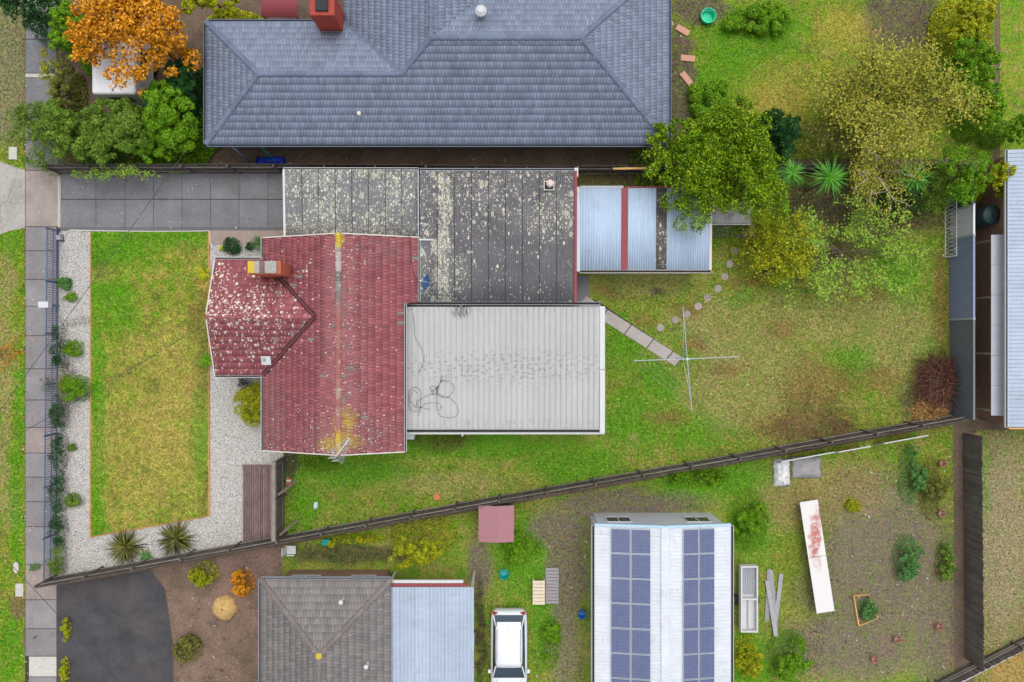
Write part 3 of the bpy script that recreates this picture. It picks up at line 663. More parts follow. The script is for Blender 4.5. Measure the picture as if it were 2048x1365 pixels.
greys = [(802,630,2.9),(802,644,2.9),(663,651,3.8),(608,660,3.4),(586,670,3.3),(552,682,3.2),(613,679,3.4),(700,738,3.8),(687,753,3.9),(687,800,3.9),(592,557,3.3),(554,587,3.2),(582,571,3.3),(829,516,2.8),(640,752,3.6),(740,835,3.5)]
gW = [P(*g_) for g_ in greys]
frames = []
for pl in planes:
    m = MB(); m.face([(p.x, p.y, p.z-.02) for p in pl[0]]); m.build('roof_underlay', M['valley'], house)
    frames += tile_frames(*pl)
# the grey replaced tiles first, then those nearest the camera axis of the photo, as single pieces; the rest as one part
def tkey(f):
    t_ = f[0].translation; return min((t_.x-g_[0])**2+(t_.y-g_[1])**2 for g_ in gW)
used = set()
for g_ in gW:
    j = min((i for i in range(len(frames)) if i not in used), key=lambda i: (frames[i][0].translation.x-g_[0])**2+(frames[i][0].translation.y-g_[1])**2); used.add(j)
order = sorted((i for i in range(len(frames)) if i not in used), key=lambda i: -frames[i][0].translation.z)[:300-len(used)]
oh = Vector(worg(house))
for i in list(used)+order:
    ob = bpy.data.objects.new('roof_tile', tg if i in used else tm); COL.objects.link(ob); ob.parent = house
    f = frames[i][0].copy(); f.translation = f.translation-oh; ob.matrix_local = f; ORG[ob.name] = tuple(frames[i][0].translation)
so = set(order) | used
joined_tiles([f for i, f in enumerate(frames) if i not in so], 'roof_tiles', M['tile'], house)
cap_line(house, (xR,yN+.02,zR+.02), (xR,yS-.02,zR+.02), M['cap'], .43, .27)
cap_line(house, (wx0-.02,wyC,zw+.01), (wxA-.1,wyC,zw+.01), M['tile'], .43, .25)
for sg in (-1, 1):   # valley irons
    m = MB(); a = Vector((xW,wyC+sg*wh,zE+.075)); b = Vector((wxA,wyC,zw+.085)); m.bar(a, b, .13, .012); m.build('valley_flashing', M['valley'], house)
    for k in (-1, 1):
        m = MB(); o_ = Vector((.05*k, .05*k*sg, .012)); m.bar(a+o_, b+o_, .035, .03); m.build('valley_lip', M['black_gap'], house)
# verge strips along the gable ends
for (a, b) in (((xW,yN,zE),(xR,yN,zR)), ((xE1,yN,zE1),(xR,yN,zR)), ((xW,yS,zE),(xR,yS,zR)), ((xE2,yS,zE2),(xR,yS,zR)), ((wx0,wyC-wh,zE),(wx0,wyC,zw)), ((wx0,wyC+wh,zE),(wx0,wyC,zw))):
    m = MB(); m.bar(Vector(a)+Vector((0,0,-.02)), Vector(b)+Vector((0,0,-.02)), .05, .14); m.build('barge_board', M['beige_metal'], house)
for a, b in (((xW-.07,yS,zE),(xW-.07,wyC-wh-.1,zE)), ((wx0,wyC-wh-.07,zE),(xW-.13,wyC-wh-.07,zE)), ((wx0,wyC+wh+.07,zE),(xW-.13,wyC+wh+.07,zE)), ((xW-.07,wyC+wh+.1,zE),(xW-.07,yN,zE)), ((xE2+.07,yS,zE2),(xE2+.07,yB,zE2)), ((xE1+.07,yB+.1,zE1),(xE1+.07,yN,zE1))):
    gutter(house, a, b, .11, .09)
# chimney
cz0, cz1 = 2.9, 4.55; ca, cb = P(497,548,cz1), P(560,523,cz1)
cx0, cx1, cy0, cy1 = ca[0], cb[0], ca[1], cb[1]
m = MB(); nb = int((cz1-cz0)/.086)
for k in range(nb):
    z = cz0+k*.086; e = .018 if k >= nb-3 else 0.0
    m.box(cx0-e, cx1+e, cy0-e, cy1+e, z, z+.078); 
    m.box(cx0+.01, cx1-.01, cy0+.01, cy1-.01, z+.077, z+.087)
ch = m.build('chimney', M['orange_brick'], house)
t = T('chimney_cap'); c = t.mix(t.map(t.noise(26, 4, .7), .35, .65), S(120,116,110), S(190,188,180)); c = t.mix(t.blob(499,535,10,20,4.6,.5,t.pos), c, S(200,172,60)); t.bump(t.noise(26,4), .8, .02); mcap = t.done(c, .9)
w3 = (cx1-cx0)
for a, b in ((0, .36), (.53, .9)):
    m = MB(); m.box(cx0+w3*a-.02*(a == 0), cx0+w3*b, cy0+.02, cy1+.01, cz1-.01, cz1+.07); bevel(m.build('cement_cap', mcap, ch), .02)
for k in range(4):
    m = MB(); xx = cx0+w3*(.375+k*.04); m.box(xx, xx+w3*.03, cy0+.01, cy1, cz1-.02, cz1+.03); m.build('flue_slat', M['deck'], ch)
m = MB(); q = MB()
a = P(528,722,3.2); m.box(a[0]-.22, a[0]+.22, a[1]-.2, a[1]+.2, 0, .05)
for i, v in enumerate(m.v): m.v[i] = (v[0], v[1], v[2]+zE+(v[1]-(wyC-wh))*pt+.05)
sk = m.build('roof_vent_panel', M['white_metal'], house)
m = MB(); m.lathe(a[0]-.08, a[1]+.05, [(.075,0), (.08,.1), (.05,.13), (0,.135)], 14)
m.v = [(x, y, z+zE+(y-(wyC-wh))*pt+.09) for x, y, z in m.v]; m.build('vent_cowl', M['gutter_grey'], sk)

# ---------------------------------------------------------------- carport, rear extension, white roof, shed
yc0 = PY(339, 2.7); ycS = PY(474, 2.45)
carp = thing('carport', 'grey corrugated carport roof thick with pale lichen at the driveway end', 'carport', (*P(700,400,0)[:2], 0))
x0, x1 = PX(571, 2.6), PX(837, 2.6); n = 8; dx = (x1-x0)/n
for i in range(n): corrugated('roof_sheet', x0+i*dx-.02, x0+(i+1)*dx+.02, yc0, ycS-.28, 2.66, 2.50, .095, .020, M['carport'], carp, 3, .004*(i % 2))
for i in range(1, n): m = MB(); m.bar((x0+i*dx,yc0,2.69), (x0+i*dx,ycS,2.53), .022, .03); m.build('lap_shade_strip', M['gutter_dark'], carp)  # dark bars added to draw the shade line at each sheet lap
m = MB(); m.bar((x0-.06,yc0,2.6), (x0-.06,ycS,2.46), .10, .18); m.build('fascia', M['white_metal'], carp)
for yy in (yc0-.1, (yc0+ycS)/2, ycS+.4):
    m = MB(); m.bar((x0,yy,2.5), (x1,yy,2.5), .06, .1); m.build('beam', M['oldwood'], carp)
for xx in (x0+.1, (x0+x1)/2, x1-.15):
    m = MB(); m.box(xx-.05, xx+.05, yc0-.2, yc0-.1, 0, 2.45); m.build('post', M['white_metal'], carp)
gutter(carp, (x0-.1,yc0+.05,2.62), (x1,yc0+.05,2.62), .1, .09)
ext = thing('rear_extension', 'low rear wing with a dark corrugated roof freckled with lichen', 'extension', (*P(990,470,0)[:2], 0))
x0, x1 = PX(841, 2.7), PX(1147, 2.7); n = 9; dx = (x1-x0)/n; eN, eS = PY(342, 2.85), PY(606, 2.62)
for i in range(n): corrugated('roof_sheet', x0+i*dx-.02, x0+(i+1)*dx+.02, eN, eS+.04, 2.86, 2.68, .095, .020, M['ext'], ext, 4, .004*(i % 2))
for i in range(1, n): m = MB(); m.bar((x0+i*dx,eN,2.89), (x0+i*dx,eS+.04,2.71), .022, .03); m.build('lap_shade_strip', M['gutter_dark'], ext)  # added dark strips, standing in for the shadow along the laps
walls(ext, [(x0+.3,eS+.3), (x1-.25,eS+.3), (x1-.25,eN-.3), (x0+.3,eN-.3)], 0, 2.56, M['weatherboard'])
window(ext, (x1-.25, 3.1, .9), 1.1, 1.1, 'y'); window(ext, (x1-.25, 5.6, .9), 1.3, 1.1, 'y')
for a, b in ((eN, PY(388,2.7)), (PY(388,2.7)-.01, PY(545,2.7)), (PY(545,2.7)-.01, eS)):
    m = MB(); m.bar((x1+.09,a,2.82-(eN-a)*.028), (x1+.09,b,2.82-(eN-b)*.028), .12, .14); m.build('barge_board', M['maroon'], ext)
for k in range(1, 8):    # purlin fixing lines
    yy = eN+(eS-eN)*k/7.3; zz = 2.86+(2.68-2.86)*k/7.3; m = MB()
    for j in range(36):
        xx = x0+(j+.5)*(x1-x0)/36; m.box(xx-.012, xx+.012, yy-.012, yy+.012, zz+.008, zz+.022)
    m.build('roof_screws', M['gutter_grey'], ext, kind='stuff')
m = MB(); m.bar((x0-.08,eN,2.86), (x0-.08,PY(478,2.7),2.74), .05, .1); m.build('side_flashing', M['gutter_grey'], ext)
gutter(ext, (x0,eN+.06,2.86), (x1+.2,eN+.06,2.86), .11, .1, M['gutter_grey'])
m = MB(); m.box(x1+.03, x1+.2, eN-.28, eN+.13, 2.74, 2.88); m.build('gutter_end', M['white_metal'], ext)
gutter(ext, (PX(812,2.66),eS-.03,2.66), (PX(1200,2.66),eS-.03,2.66), .15, .12, M['gutter_grey'])
m = MB(); m.tube([(PX(838,2.8),PY(480,2.8),2.8), (PX(867,2.8),PY(480,2.8),2.8)], .045, 8); m.build('spreader_pipe', M['white_metal'], ext)
# flue
fl = P(1098,373,2.95); fz = 2.84
m = MB(); m.box(fl[0]-.2, fl[0]+.2, fl[1]-.14, fl[1]+.2, fz-.1, fz+.1); f_ = m.build('flue_base', M['gutter_dark'], ext)
for a, b, c_, d in ((-.24,.24,-.18,-.141), (-.24,.24,.201,.24), (-.24,-.201,-.141,.201), (.201,.24,-.141,.201)):
    m = MB(); m.box(fl[0]+a, fl[0]+b, fl[1]+c_, fl[1]+d, fz-.1, fz+.13); m.build('flue_flashing', M['beige_metal'], ext)
m = MB(); m.lathe(fl[0]+.02, fl[1]+.02, [(.10,fz), (.10,fz+.62), (.17,fz+.62), (.17,fz+.68), (.12,fz+.74), (0,fz+.76)], 20); m.build('flue_pipe', m_plain('flue_steel', S(206,186,178), .4, .15), ext)

wr = thing('patio_wing', 'rear wing under a big white ribbed metal roof', 'extension', (*P(1010,735,0)[:2], 0))
wN, wS, zN_, zS_ = PY(614, 2.6), PY(858, 2.42), 2.58, 2.42
x0, x1 = PX(813, 2.5), PX(1199, 2.5); n = 35; dx = (x1-x0)/n
# tray panel with an upstand rib on its left edge
for i in range(n):
    a = x0+i*dx; m = MB()
    pr = [(0,.0), (.004,.065), (.030,.065), (.036,.002), (dx*.35,.0), (dx*.40,.004), (dx*.60,.004), (dx*.65,0), (dx-.002,.0)]
    b0 = [(a+u, wS, zS_+h) for u, h in pr]; b1 = [(a+u, wN, zN_+h) for u, h in pr]
    for k in range(len(pr)-1): m.face([b0[k], b0[k+1], b1[k+1], b1[k]])
    m.face([(b0[0][0],b0[0][1],b0[0][2]-.02)]+b0+[(b0[-1][0],b0[-1][1],b0[-1][2]-.02)])
    m.build('roof_tray', M['white_roof'], wr)
for a, b in ((wN+.02, PY(740,2.5)+.012), (PY(740,2.5)-.012, wS-.2)):
    m = MB(); m.bar((x1+.13,a,2.54), (x1+.13,b,2.54-(a-b)*.02), .24, .1); bevel(m.build('capping', M['white_metal'], wr), .012)
m = MB(); m.bar((x0-.05,wN,zN_+.03), (x0-.05,wS-.1,zS_+.03), .07, .1); m.build('side_flashing', M['white_metal'], wr)
gutter(wr, (x0-.08,wS-.1,zS_+.01), (x1+.02,wS-.1,zS_+.01), .17, .11)
m = MB(); m.bar((x0-.08,wS-.23,zS_-.06), (x1+.25,wS-.23,zS_-.06), .05, .16); m.build('fascia', M['white_metal'], wr)
for k in range(9):
    m = MB(); yy = PY(640+k*30, 2.75); m.bar((x0-.24,yy,2.72), (x0-.02,yy,2.62), .03, .02); m.build('gutter_strap', M['white_metal'], wr)
walls(wr, [(x0+.2,wS+.35), (x1-.3,wS+.35), (x1-.3,wN-.1), (x0+.2,wN-.1)], 0, 2.36, M['weatherboard'])
for xx in (-3, -.4, 2): window(wr, (xx, wS+.35, .7), 1.7, 1.4, 'x')
window(wr, (x1-.3, -.6, .05), 2.2, 2.05, 'y')
a = P(820,871,1.9); m = MB(); m.box(a[0]-.19, a[0]+.19, a[1]-.2, a[1]+.24, 1.78, 1.86); m.box(a[0]-.17, a[0]+.17, a[1]-.18, a[1]+.24, 1.2, 1.779); bevel(m.build('meter_box', M['white_metal'], wr), .012)
m = MB(); a = P(925,866,2.4); m.tube([a, (a[0],a[1]-.16,2.38)], .04, 8); m.build('overflow_pipe', M['white_metal'], wr)

shed = thing('garden_shed', 'shed with pale blue corrugated roof panels and a beige gutter', 'shed', (*P(1285,465,0)[:2], 0))
sN, sS = PY(377, 2.45), PY(540, 2.28); zsN, zsS = 2.46, 2.30
def shs(xa, xb, n, mat, dz, nm='roof_sheet'):
    a, b = PX(xa, 2.38), PX(xb, 2.38)
    for i in range(n): corrugated(nm, a+(b-a)*i/n-.015, a+(b-a)*(i+1)/n+.015, sN, sS, zsN, zsS, .125, .030, mat, shed, 2, dz+.005*(i % 2))
shs(1159, 1243, 3, M['shed_blue'], .03); shs(1255, 1312, 2, M['shed_blue'], .022); shs(1333, 1419, 3, M['shed_blue'], .026); shs(1311, 1335, 1, M['clear_sheet'], 0.0, 'clear_sheet')
m = MB(); m.bar((PX(1249,2.4),sN,zsN+.05), (PX(1249,2.4),sS,zsS+.05), .30, .03); m.build('ridge_strip', M['maroon'], shed)
for a, b, mt in ((388,448,'gutter_grey'), (448.6,470,'flash_blue'), (470.6,543,'flash_blue')):
    m = MB(); m.bar((PX(1153.5,2.45),PY(a,2.45),2.43), (PX(1153.5,2.45),PY(b,2.45),2.40), .29, .05); m.build('flashing', M['flash_blue'], shed)
m = MB(); m.box(PX(1153,2.5)-.12, PX(1153,2.5)+.14, PY(388,2.5), PY(374,2.5), 2.40, 2.5); m.build('rainwater_head', M['beige_metal'], shed)
gutter(shed, (PX(1160,2.28),sS-.08,2.30), (PX(1422,2.28),sS-.08,2.30), .15, .1, M['beige_metal'])
m = MB(); m.bar((PX(1421,2.38),sN,2.46), (PX(1421,2.38),sS-.02,2.32), .11, .1); m.build('barge_board', M['beige_metal'], shed)
m = MB(); m.bar((PX(1160,2.46),sN+.06,2.44), (PX(1247,2.46),sN+.06,2.44), .1, .08); m.build('rear_flashing', M['gutter_grey'], shed)
m = MB(); m.bar((PX(1251,2.46),sN+.05,2.42), (PX(1419,2.46),sN+.05,2.42), .06, .08); m.build('rear_flashing', M['maroon'], shed)
wx = [PX(1162,2.3), PX(1412,2.3)]
for yy in (sS+.05, sN-.1):     # ribbed steel cladding
    m = MB(); k = 52
    for i in range(k):
        a = wx[0]+(wx[1]-wx[0])*i/k; m.box(a, a+(wx[1]-wx[0])/k*.55, yy-.035, yy+.035, 0, 2.24)
        m.box(a+(wx[1]-wx[0])/k*.55, a+(wx[1]-wx[0])/k, yy-.02, yy+.02, 0, 2.24)
    m.build('ribbed_wall', M['beige_metal'], shed)
for xx in wx:
    m = MB(); m.box(xx-.03, xx+.03, sS+.09, sN-.14, 0, 2.24); m.build('end_wall', M['beige_metal'], shed)
m = MB(); m.box(-.5, .4, -.02, .02, 0, 1.95); m.v = [(x+PX(1240,2.3), y+sS, z) for x, y, z in m.v]; m.build('door', M['gutter_grey'], shed)
lt = thing('lean_to', 'small weathered corrugated lean-to roof poking out under the big tree', 'lean-to', (*P(1465,438,0)[:2], 0))
a, b = PX(1424,2.0), PX(1504,2.0)
for i in range(3): corrugated('roof_sheet', a+(b-a)*i/3-.01, a+(b-a)*(i+1)/3+.01, PY(405,2.0), PY(447,1.9), 2.05, 1.93, .125, .016, m_plain('old_zinc', S(176,176,172), .5, .4, 3, 0, grime=.5) if i == 0 else bpy.data.materials['old_zinc'], lt, 2, .004*(i%2))
m = MB(); m.bar((a,PY(449,1.9),1.88), (b,PY(449,1.9),1.88), .04, .1); m.build('front_beam', M['beige_metal'], lt)
for xx in (a+.06, b-.06):
    for yy in (PY(406,2.0)-.05, PY(446,1.9)+.05):
        m = MB(); m.box(xx-.04, xx+.04, yy-.04, yy+.04, 0, 1.9); m.build('post', M['oldwood'], lt)
# ---------------------------------------------------------------- fences
M['fence_blue'] = m_plain('blue_grey_steel', S(92, 106, 142), .4, .12); M['white_box'] = M['white_metal']
ff = thing('picket_fence', 'blue grey steel picket fence along the footpath', 'fence', P(117, 800, 0))
fx0, fx1 = PX(120), PX(113.5); fy0, fy1 = PY(462), PY(1152); hh = 1.05
pk = bpy.data.meshes.new('picket'); b_ = MB().box(-.009, .009, -.012, .012, .06, hh+.02); pk.from_pydata(b_.v, [], b_.f); pk.materials.append(M['fence_blue'])
npk = 150
for i in range(npk):
    f = i/(npk-1); link('picket', pk, None, ff, (fx0+(fx1-fx0)*f, fy0+(fy1-fy0)*f, 0))
for yp in (463,566,668,767,867,967,1067,1151):
    f = (PY(yp)-fy0)/(fy1-fy0); x = fx0+(fx1-fx0)*f; m = MB(); m.box(x-.035, x+.035, PY(yp)-.035, PY(yp)+.035, 0, hh+.08); m.build('post', M['fence_blue'], ff)
for z in (.14, .55, hh-.02):
    m = MB(); m.bar((fx0+.02,fy0,z), (fx1+.02,fy1,z), .03, .045); m.build('rail', M['fence_blue'], ff)
lb = thing('letterbox', 'white metal letterbox set into the blue picket fence', 'letterbox', (*P(117,612,0)[:2],0))
x, y = worg(lb)[:2]; m = MB(); m.box(x-.22, x+.18, y-.13, y+.13, .78, 1.12); bevel(m.build('box', M['white_metal'], lb), .015)
m = MB(); m.box(x-.26, x+.22, y-.15, y+.15, 1.121, 1.16); bevel(m.build('lid', M['white_metal'], lb), .01)
m = MB(); m.box(x-.05, x+.05, y-.05, y+.05, 0, .779); m.build('post', M['fence_blue'], lb)
gt = thing('gate_track', 'pale steel gate track across the driveway entrance', 'track', P(119, 400, 0))
for dx in (0, .07):
    m = MB(); m.box(PX(118)+dx, PX(118)+dx+.04, PY(456), PY(352), .041, .075); m.build('rail', M['beige_metal'], gt)
gm = thing('gate_motor', 'small grey gate motor box beside the driveway corner', 'motor', P(123, 477, 0))
x, y = worg(gm)[:2]; m = MB(); m.box(x-.1, x+.12, y-.12, y+.12, .01, .32); bevel(m.build('housing', M['gutter_grey'], gm), .03); m = MB(); m.box(x-.13, x+.15, y-.15, y+.15, .008, .05); m.build('base', M['gutter_dark'], gm)

def paling_fence(name, label, pts, h, bay=2.4, side=1, group=None, pw=.1):
    """timber paling fence through ground points: post, rail per bay, palings of each bay, and capping"""
    root = thing(name, label, 'fence', (pts[0][0], pts[0][1], 0), group); rnd = random.Random(len(pts)+int(h*100))
    for a, b in zip(pts, pts[1:]):
        a = Vector((a[0], a[1], 0)); b = Vector((b[0], b[1], 0)); d = (b-a).normalized(); nr = Vector((-d.y, d.x, 0))*side; Ln = (b-a).length; nb = max(1, round(Ln/bay)); st = Ln/nb
        for i in range(nb):
            p = a+d*st*i; q = a+d*st*(i+1); m = MB(); c = p+nr*.05
            m.bar(c, c+Vector((0,0,h-.05)), .1, .08, d); m.build('post', M['paling'], root)
            for z in (.35, h-.4):
                m = MB(); m.bar(p+nr*.05+d*.06+Vector((0,0,z)), q+nr*.05-d*.06+Vector((0,0,z)), .04, .075); m.build('rail', M['rail'], root)
            m = MB(); k = int(st/pw)
            for j in range(k):
                c = p+d*(st*(j+.5)/k)-nr*(.012+.012*(j % 2)); tp = h+rnd.uniform(-.05, .02); lw = st/k*.98
                e = d*lw/2; w_ = nr*.007; tl = nr*rnd.uniform(-.015, .015)
                m.hexa([c-e-w_, c+e-w_, c+e+w_, c-e+w_], [c-e-w_+tl+Vector((0,0,tp)), c+e-w_+tl+Vector((0,0,tp)), c+e+w_+tl+Vector((0,0,tp)), c-e+w_+tl+Vector((0,0,tp))])
            m.build('palings', M['paling'], root, kind='stuff')
    return root
sfl = [P(x, y)[:2] for x, y in ((114,1153), (575,1069), (1000,991), (1460,910), (1897,831))]
paling_fence('paling_fence', 'long grey timber paling fence along the slanting southern boundary', sfl, 1.75)
nfl = [P(x, y)[:2] for x, y in ((122,345), (567,344.5), (1150,349), (1900,346))]
paling_fence('paling_fence', 'dark timber paling fence behind the driveway and carport', nfl[:3], 1.6, side=-1)
paling_fence('paling_fence', 'old timber paling fence behind the shed and the big trees', nfl[2:], 1.7, side=-1)
sfn = thing('side_fence', 'short grey slatted fence beside the timber deck', 'fence', P(568, 990, 0))
a, b = P(569,912), P(570,1064)
for i in range(int((a[1]-b[1])/.12)):
    m = MB(); yy = a[1]-.06-i*.12; m.box(a[0]-.012, a[0]+.012, yy-.05, yy+.05, .04, 1.62+.03*(i%3)); m.build('paling', M['paling'], sfn)
for z in (.3, 1.3):
    m = MB(); m.box(a[0]+.014, a[0]+.055, b[1], a[1], z, z+.09); m.build('rail', M['rail'], sfn)
m = MB(); m.box(a[0]-.09, a[0]+.1, b[1], a[1], 1.66, 1.69); m.build('capping', M['rail'], sfn)
for yy in (a[1]-.05, (a[1]+b[1])/2, b[1]+.05):
    m = MB(); m.box(a[0]+.057, a[0]+.15, yy-.05, yy+.05, 0, 1.65); m.build('post', M['paling'], sfn)
for (px, py), lab in (((572,977), 'pale timber brace leaning on the slatted fence, middle of its length'), ((575,1056), 'pale timber brace leaning on the slatted fence, at the boundary end')):
    q = P(px,py,.75); m = MB(); m.bar((q[0]+.3,q[1]+.2,.02), (q[0]-.14,q[1]-.16,1.5), .1, .035); tag(m.build('timber_brace', M['oldwood']), lab, 'brace', 'braces of the slatted fence')

def m_steel(nm, c): return m_plain(nm, c, .45, .15, 2, 0)
rf = thing('steel_fence', 'ribbed steel boundary fence in white, blue grey and dark grey panels', 'fence', P(1898, 580, 0))
fx = PX(1899); fh = 1.85
for ya, yb, mt in ((346,424,m_steel('charcoal_steel', S(60,64,70))), (424,481,m_steel('white_steel', S(214,216,220))), (481,640,m_steel('blue_grey_steel_sheet', S(136,146,176))), (640,832,m_steel('slate_steel', S(112,118,126)))):
    y0, y1 = PY(ya), PY(yb); nb = max(1, round((y0-y1)/2.0))
    for i in range(nb):
        a = y0+(y1-y0)*i/nb; b = y0+(y1-y0)*(i+1)/nb; k = max(3, int(abs(b-a)/.1)); m = MB(); st = (b-a)/k; A_ = []
        for j in range(k):
            for f, dx in ((0,0), (.45,0), (.55,.03), (.95,.03)): A_.append((fx+dx, a+st*(j+f)))
        A_.append((fx, b))
        for (xa, y_a), (xb, y_b) in zip(A_, A_[1:]): m.face([(xa,y_a,.03), (xb,y_b,.03), (xb,y_b,fh), (xa,y_a,fh)])
        m.build('fence_sheet', mt, rf)
        m = MB(); m.box(fx-.03, fx+.06, a-.001, b+.001, fh, fh+.05); m.build('top_rail', mt, rf)
    m = MB(); m.box(fx-.045, fx+.075, y0-.05, y0+.05, 0, fh+.06); m.build('post', M['gutter_grey'], rf)
tl = thing('trellis', 'white lattice trellis leaning on the steel fence', 'trellis', P(1898, 460, 0))
y0, y1 = PY(402), PY(515); bx_, tx_ = PX(1896), PX(1899)-.02; tz = .62
TP = lambda u, v: (bx_-.15+(tx_-bx_+.12)*v, y0+(y1-y0)*u, .03+tz*v)
for (a, b) in (((0,0),(1,0)), ((0,1),(1,1)), ((0,0),(0,1)), ((1,0),(1,1)), ((.5,0),(.5,1))):
    m = MB(); m.bar(TP(*a), TP(*b), .05, .03); m.build('frame', M['white_metal'], tl)
for i in range(14):
    for s_ in (0, 1):
        u = i/14; v = u+.07; m = MB(); m.bar(TP(u, s_), TP(v, 1-s_), .022, .012); m.build('slat', M['beige_metal'], tl)

# ---------------------------------------------------------------- deck, stones, clothes line and small things
dk_ = thing('timber_deck', 'weathered reddish timber deck of long boards in the gravel', 'deck', P(525, 1005, 0))
for i in range(17):
    xa = 487.5+i*4.45; yb = 1085-(xa-487)*.18; a, b = P(xa, yb), P(xa+3.5, 933)
    m = MB(); m.box(a[0], b[0], a[1], b[1], .10, .14); m.build('board', M['deck'], dk_)
m = MB(); m.box(PX(486.5), PX(562), PY(932.5), PY(929), .10, .145); m.build('end_board', M['deck'], dk_)
for yy in (940, 1000, 1060):
    m = MB(); m.box(PX(488), PX(561), PY(yy), PY(yy)+.07, .008, .099); m.build('joist', M['oldwood'], dk_)
words = ['nearest the shed', 'second from the shed', 'third from the shed', 'fourth from the shed', 'fifth from the shed', 'sixth from the shed', 'seventh from the shed', 'eighth from the shed', 'last, nearest the concrete path']
for k, (px, py) in enumerate(((1468,503), (1459,528.5), (1449,554), (1435.5,577.6), (1415,596), (1396,613), (1373.4,628.6), (1350.6,640), (1320.7,656))):
    c = P(px, py); rr = random.Random(k); ang = rr.random(); m = MB()
    m.prism([(c[0]+(.19+.02*rr.random())*math.cos(ang+j*math.pi/4), c[1]+(.19+.02*rr.random())*math.sin(ang+j*math.pi/4)) for j in range(8)], .004, .045)
    tag(bevel(m.build('stepping_stone', M['stone']), .015), 'octagonal stepping stone in the back lawn, '+words[k], 'stepping stone', 'stepping stones across the back lawn')
M['galv'] = m_plain('galvanised_steel', S(176, 184, 190), .35, .15, 10, 0, metal=.3)
M['wire0'] = T('line_wire').done(S(150,154,152), .6)
az = 2.05; hb = P(1374.5, 718.5, az)
cl = thing('clothes_hoist', 'rotary clothes hoist with four long steel arms on the back lawn', 'clothes line', (hb[0], hb[1], 0))
m = MB(); m.tube([(hb[0],hb[1],0), (hb[0],hb[1],az+.06)], .03, 10); m.build('pole', M['galv'], cl)
m = MB(); m.cyl(hb[0], hb[1], az-.05, az+.08, .06, .06, 12); m.build('hub', M['galv'], cl); m = MB(); m.cyl(hb[0], hb[1], 1.12, 1.3, .055, .055, 12); m.build('collar', M['galv'], cl)
m = MB(); m.tube([(hb[0]+.05,hb[1],1.2), (hb[0]+.2,hb[1],1.2), (hb[0]+.2,hb[1]-.14,1.2)], .012, 6); m.build('crank_handle', M['galv'], cl)
tips = [P(1477,713.7,az+.05), P(1365.8,613.8,az+.05), P(1267.6,722,az+.05), P(1384,823.4,az+.05)]
for tp in tips:
    v = Vector(tp); m = MB(); m.tube([(hb[0],hb[1],az), v], .021, 8); m.build('arm', M['galv'], cl)
    m = MB(); m.tube([(hb[0],hb[1],1.22), Vector((hb[0],hb[1],az)).lerp(v, .8)-Vector((0,0,.02))], .013, 6); m.build('strut', M['galv'], cl)
for f in (1.0, .86, .72, .58):
    for i in range(4):
        a = Vector((hb[0],hb[1],az)).lerp(Vector(tips[i]), f-.01); b = Vector((hb[0],hb[1],az)).lerp(Vector(tips[(i+1)%4]), f-.01)
        m = MB(); m.tube([a, a.lerp(b,.5)-Vector((0,0,.04)), b], .0050, 4); m.build('line', M['wire0'], cl)
M['terracotta'] = m_plain('terracotta', S(204, 124, 82), .8, .2, 12)
c = P(874, 994); m = MB(); m.lathe(c[0], c[1], [(0,.02), (.13,.008), (.165,.05), (.17,.075), (.15,.08), (.13,.07), (0,.068)], 28)
tag(m.build('terracotta_dish', M['terracotta'], smooth=True), 'round orange terracotta dish on the grass by the fence', 'dish')
t = T('printed_plastic'); cc = t.ramp(t.noise(9, 2), [(.42, S(226,232,236)), (.52, S(96,178,206)), (.6, S(226,232,236))]); M['plastic_bag'] = t.done(cc, .35)
c = P(632, 1011); m = MB(); rr = random.Random(4); G = [[(c[0]+(-.09+.06*i)+.03*(j/5-.5), c[1]+(-.17+.068*j), .035+.05*rr.random()*(0 < i < 3)+.03*(0 < j < 5)) for i in range(4)] for j in range(6)]
for j in range(5):
    for i in range(3): m.face([G[j][i], G[j][i+1], G[j+1][i+1], G[j+1][i]])
for i, v in enumerate(m.v): pass
m.box(c[0]-.08, c[0]+.08, c[1]-.16, c[1]+.15, .008, .034)
tag(m.build('plastic_bag', M['plastic_bag']), 'crumpled blue and white plastic packet on the side lawn', 'packet')
bp = thing('brick_stack', 'little stack of loose bricks against the slatted fence', 'bricks', P(578, 961, 0))
for k, (dx, dy, z, mt) in enumerate(((0,.07,.006,'orange_brick'), (0,-.06,.006,'orange_brick'), (.02,-.2,.006,'orange_brick'), (.03,.0,.085,'beige_metal'), (.02,-.14,.085,'orange_brick'))):
    c = P(578,961); m = MB(); m.box(c[0]+dx-.12, c[0]+dx+.11, c[1]+dy-.05, c[1]+dy+.055, z, z+.075); bevel(m.build('brick', M[mt], bp), .006)
c = P(27, 307); m = MB(); m.box(c[0]-.21, c[0]+.2, c[1]-.32, c[1]+.3, .004, .05); tag(bevel(m.build('pit_lid', M['pale_slab']), .015), 'pale concrete pit lid in the grass above the driveway crossing', 'pit lid')
c = P(40, 1180); m = MB(); m.box(c[0]-.2, c[0]+.2, c[1]-.32, c[1]+.32, .004, .06); o_ = tag(bevel(m.build('pit_lid', M['pale_slab']), .015), 'rectangular pale concrete pit lid beside the lower footpath', 'pit lid')
c = P(33, 1135); m = MB(); m.prism([(c[0]+.14*math.cos(a*.3142), c[1]+(.28 if True else 0)*math.sin(a*.3142)) for a in range(20)], .004, .05); tag(m.build('pit_lid', M['pale_slab']), 'small oval concrete pit lid in the nature strip', 'pit lid')
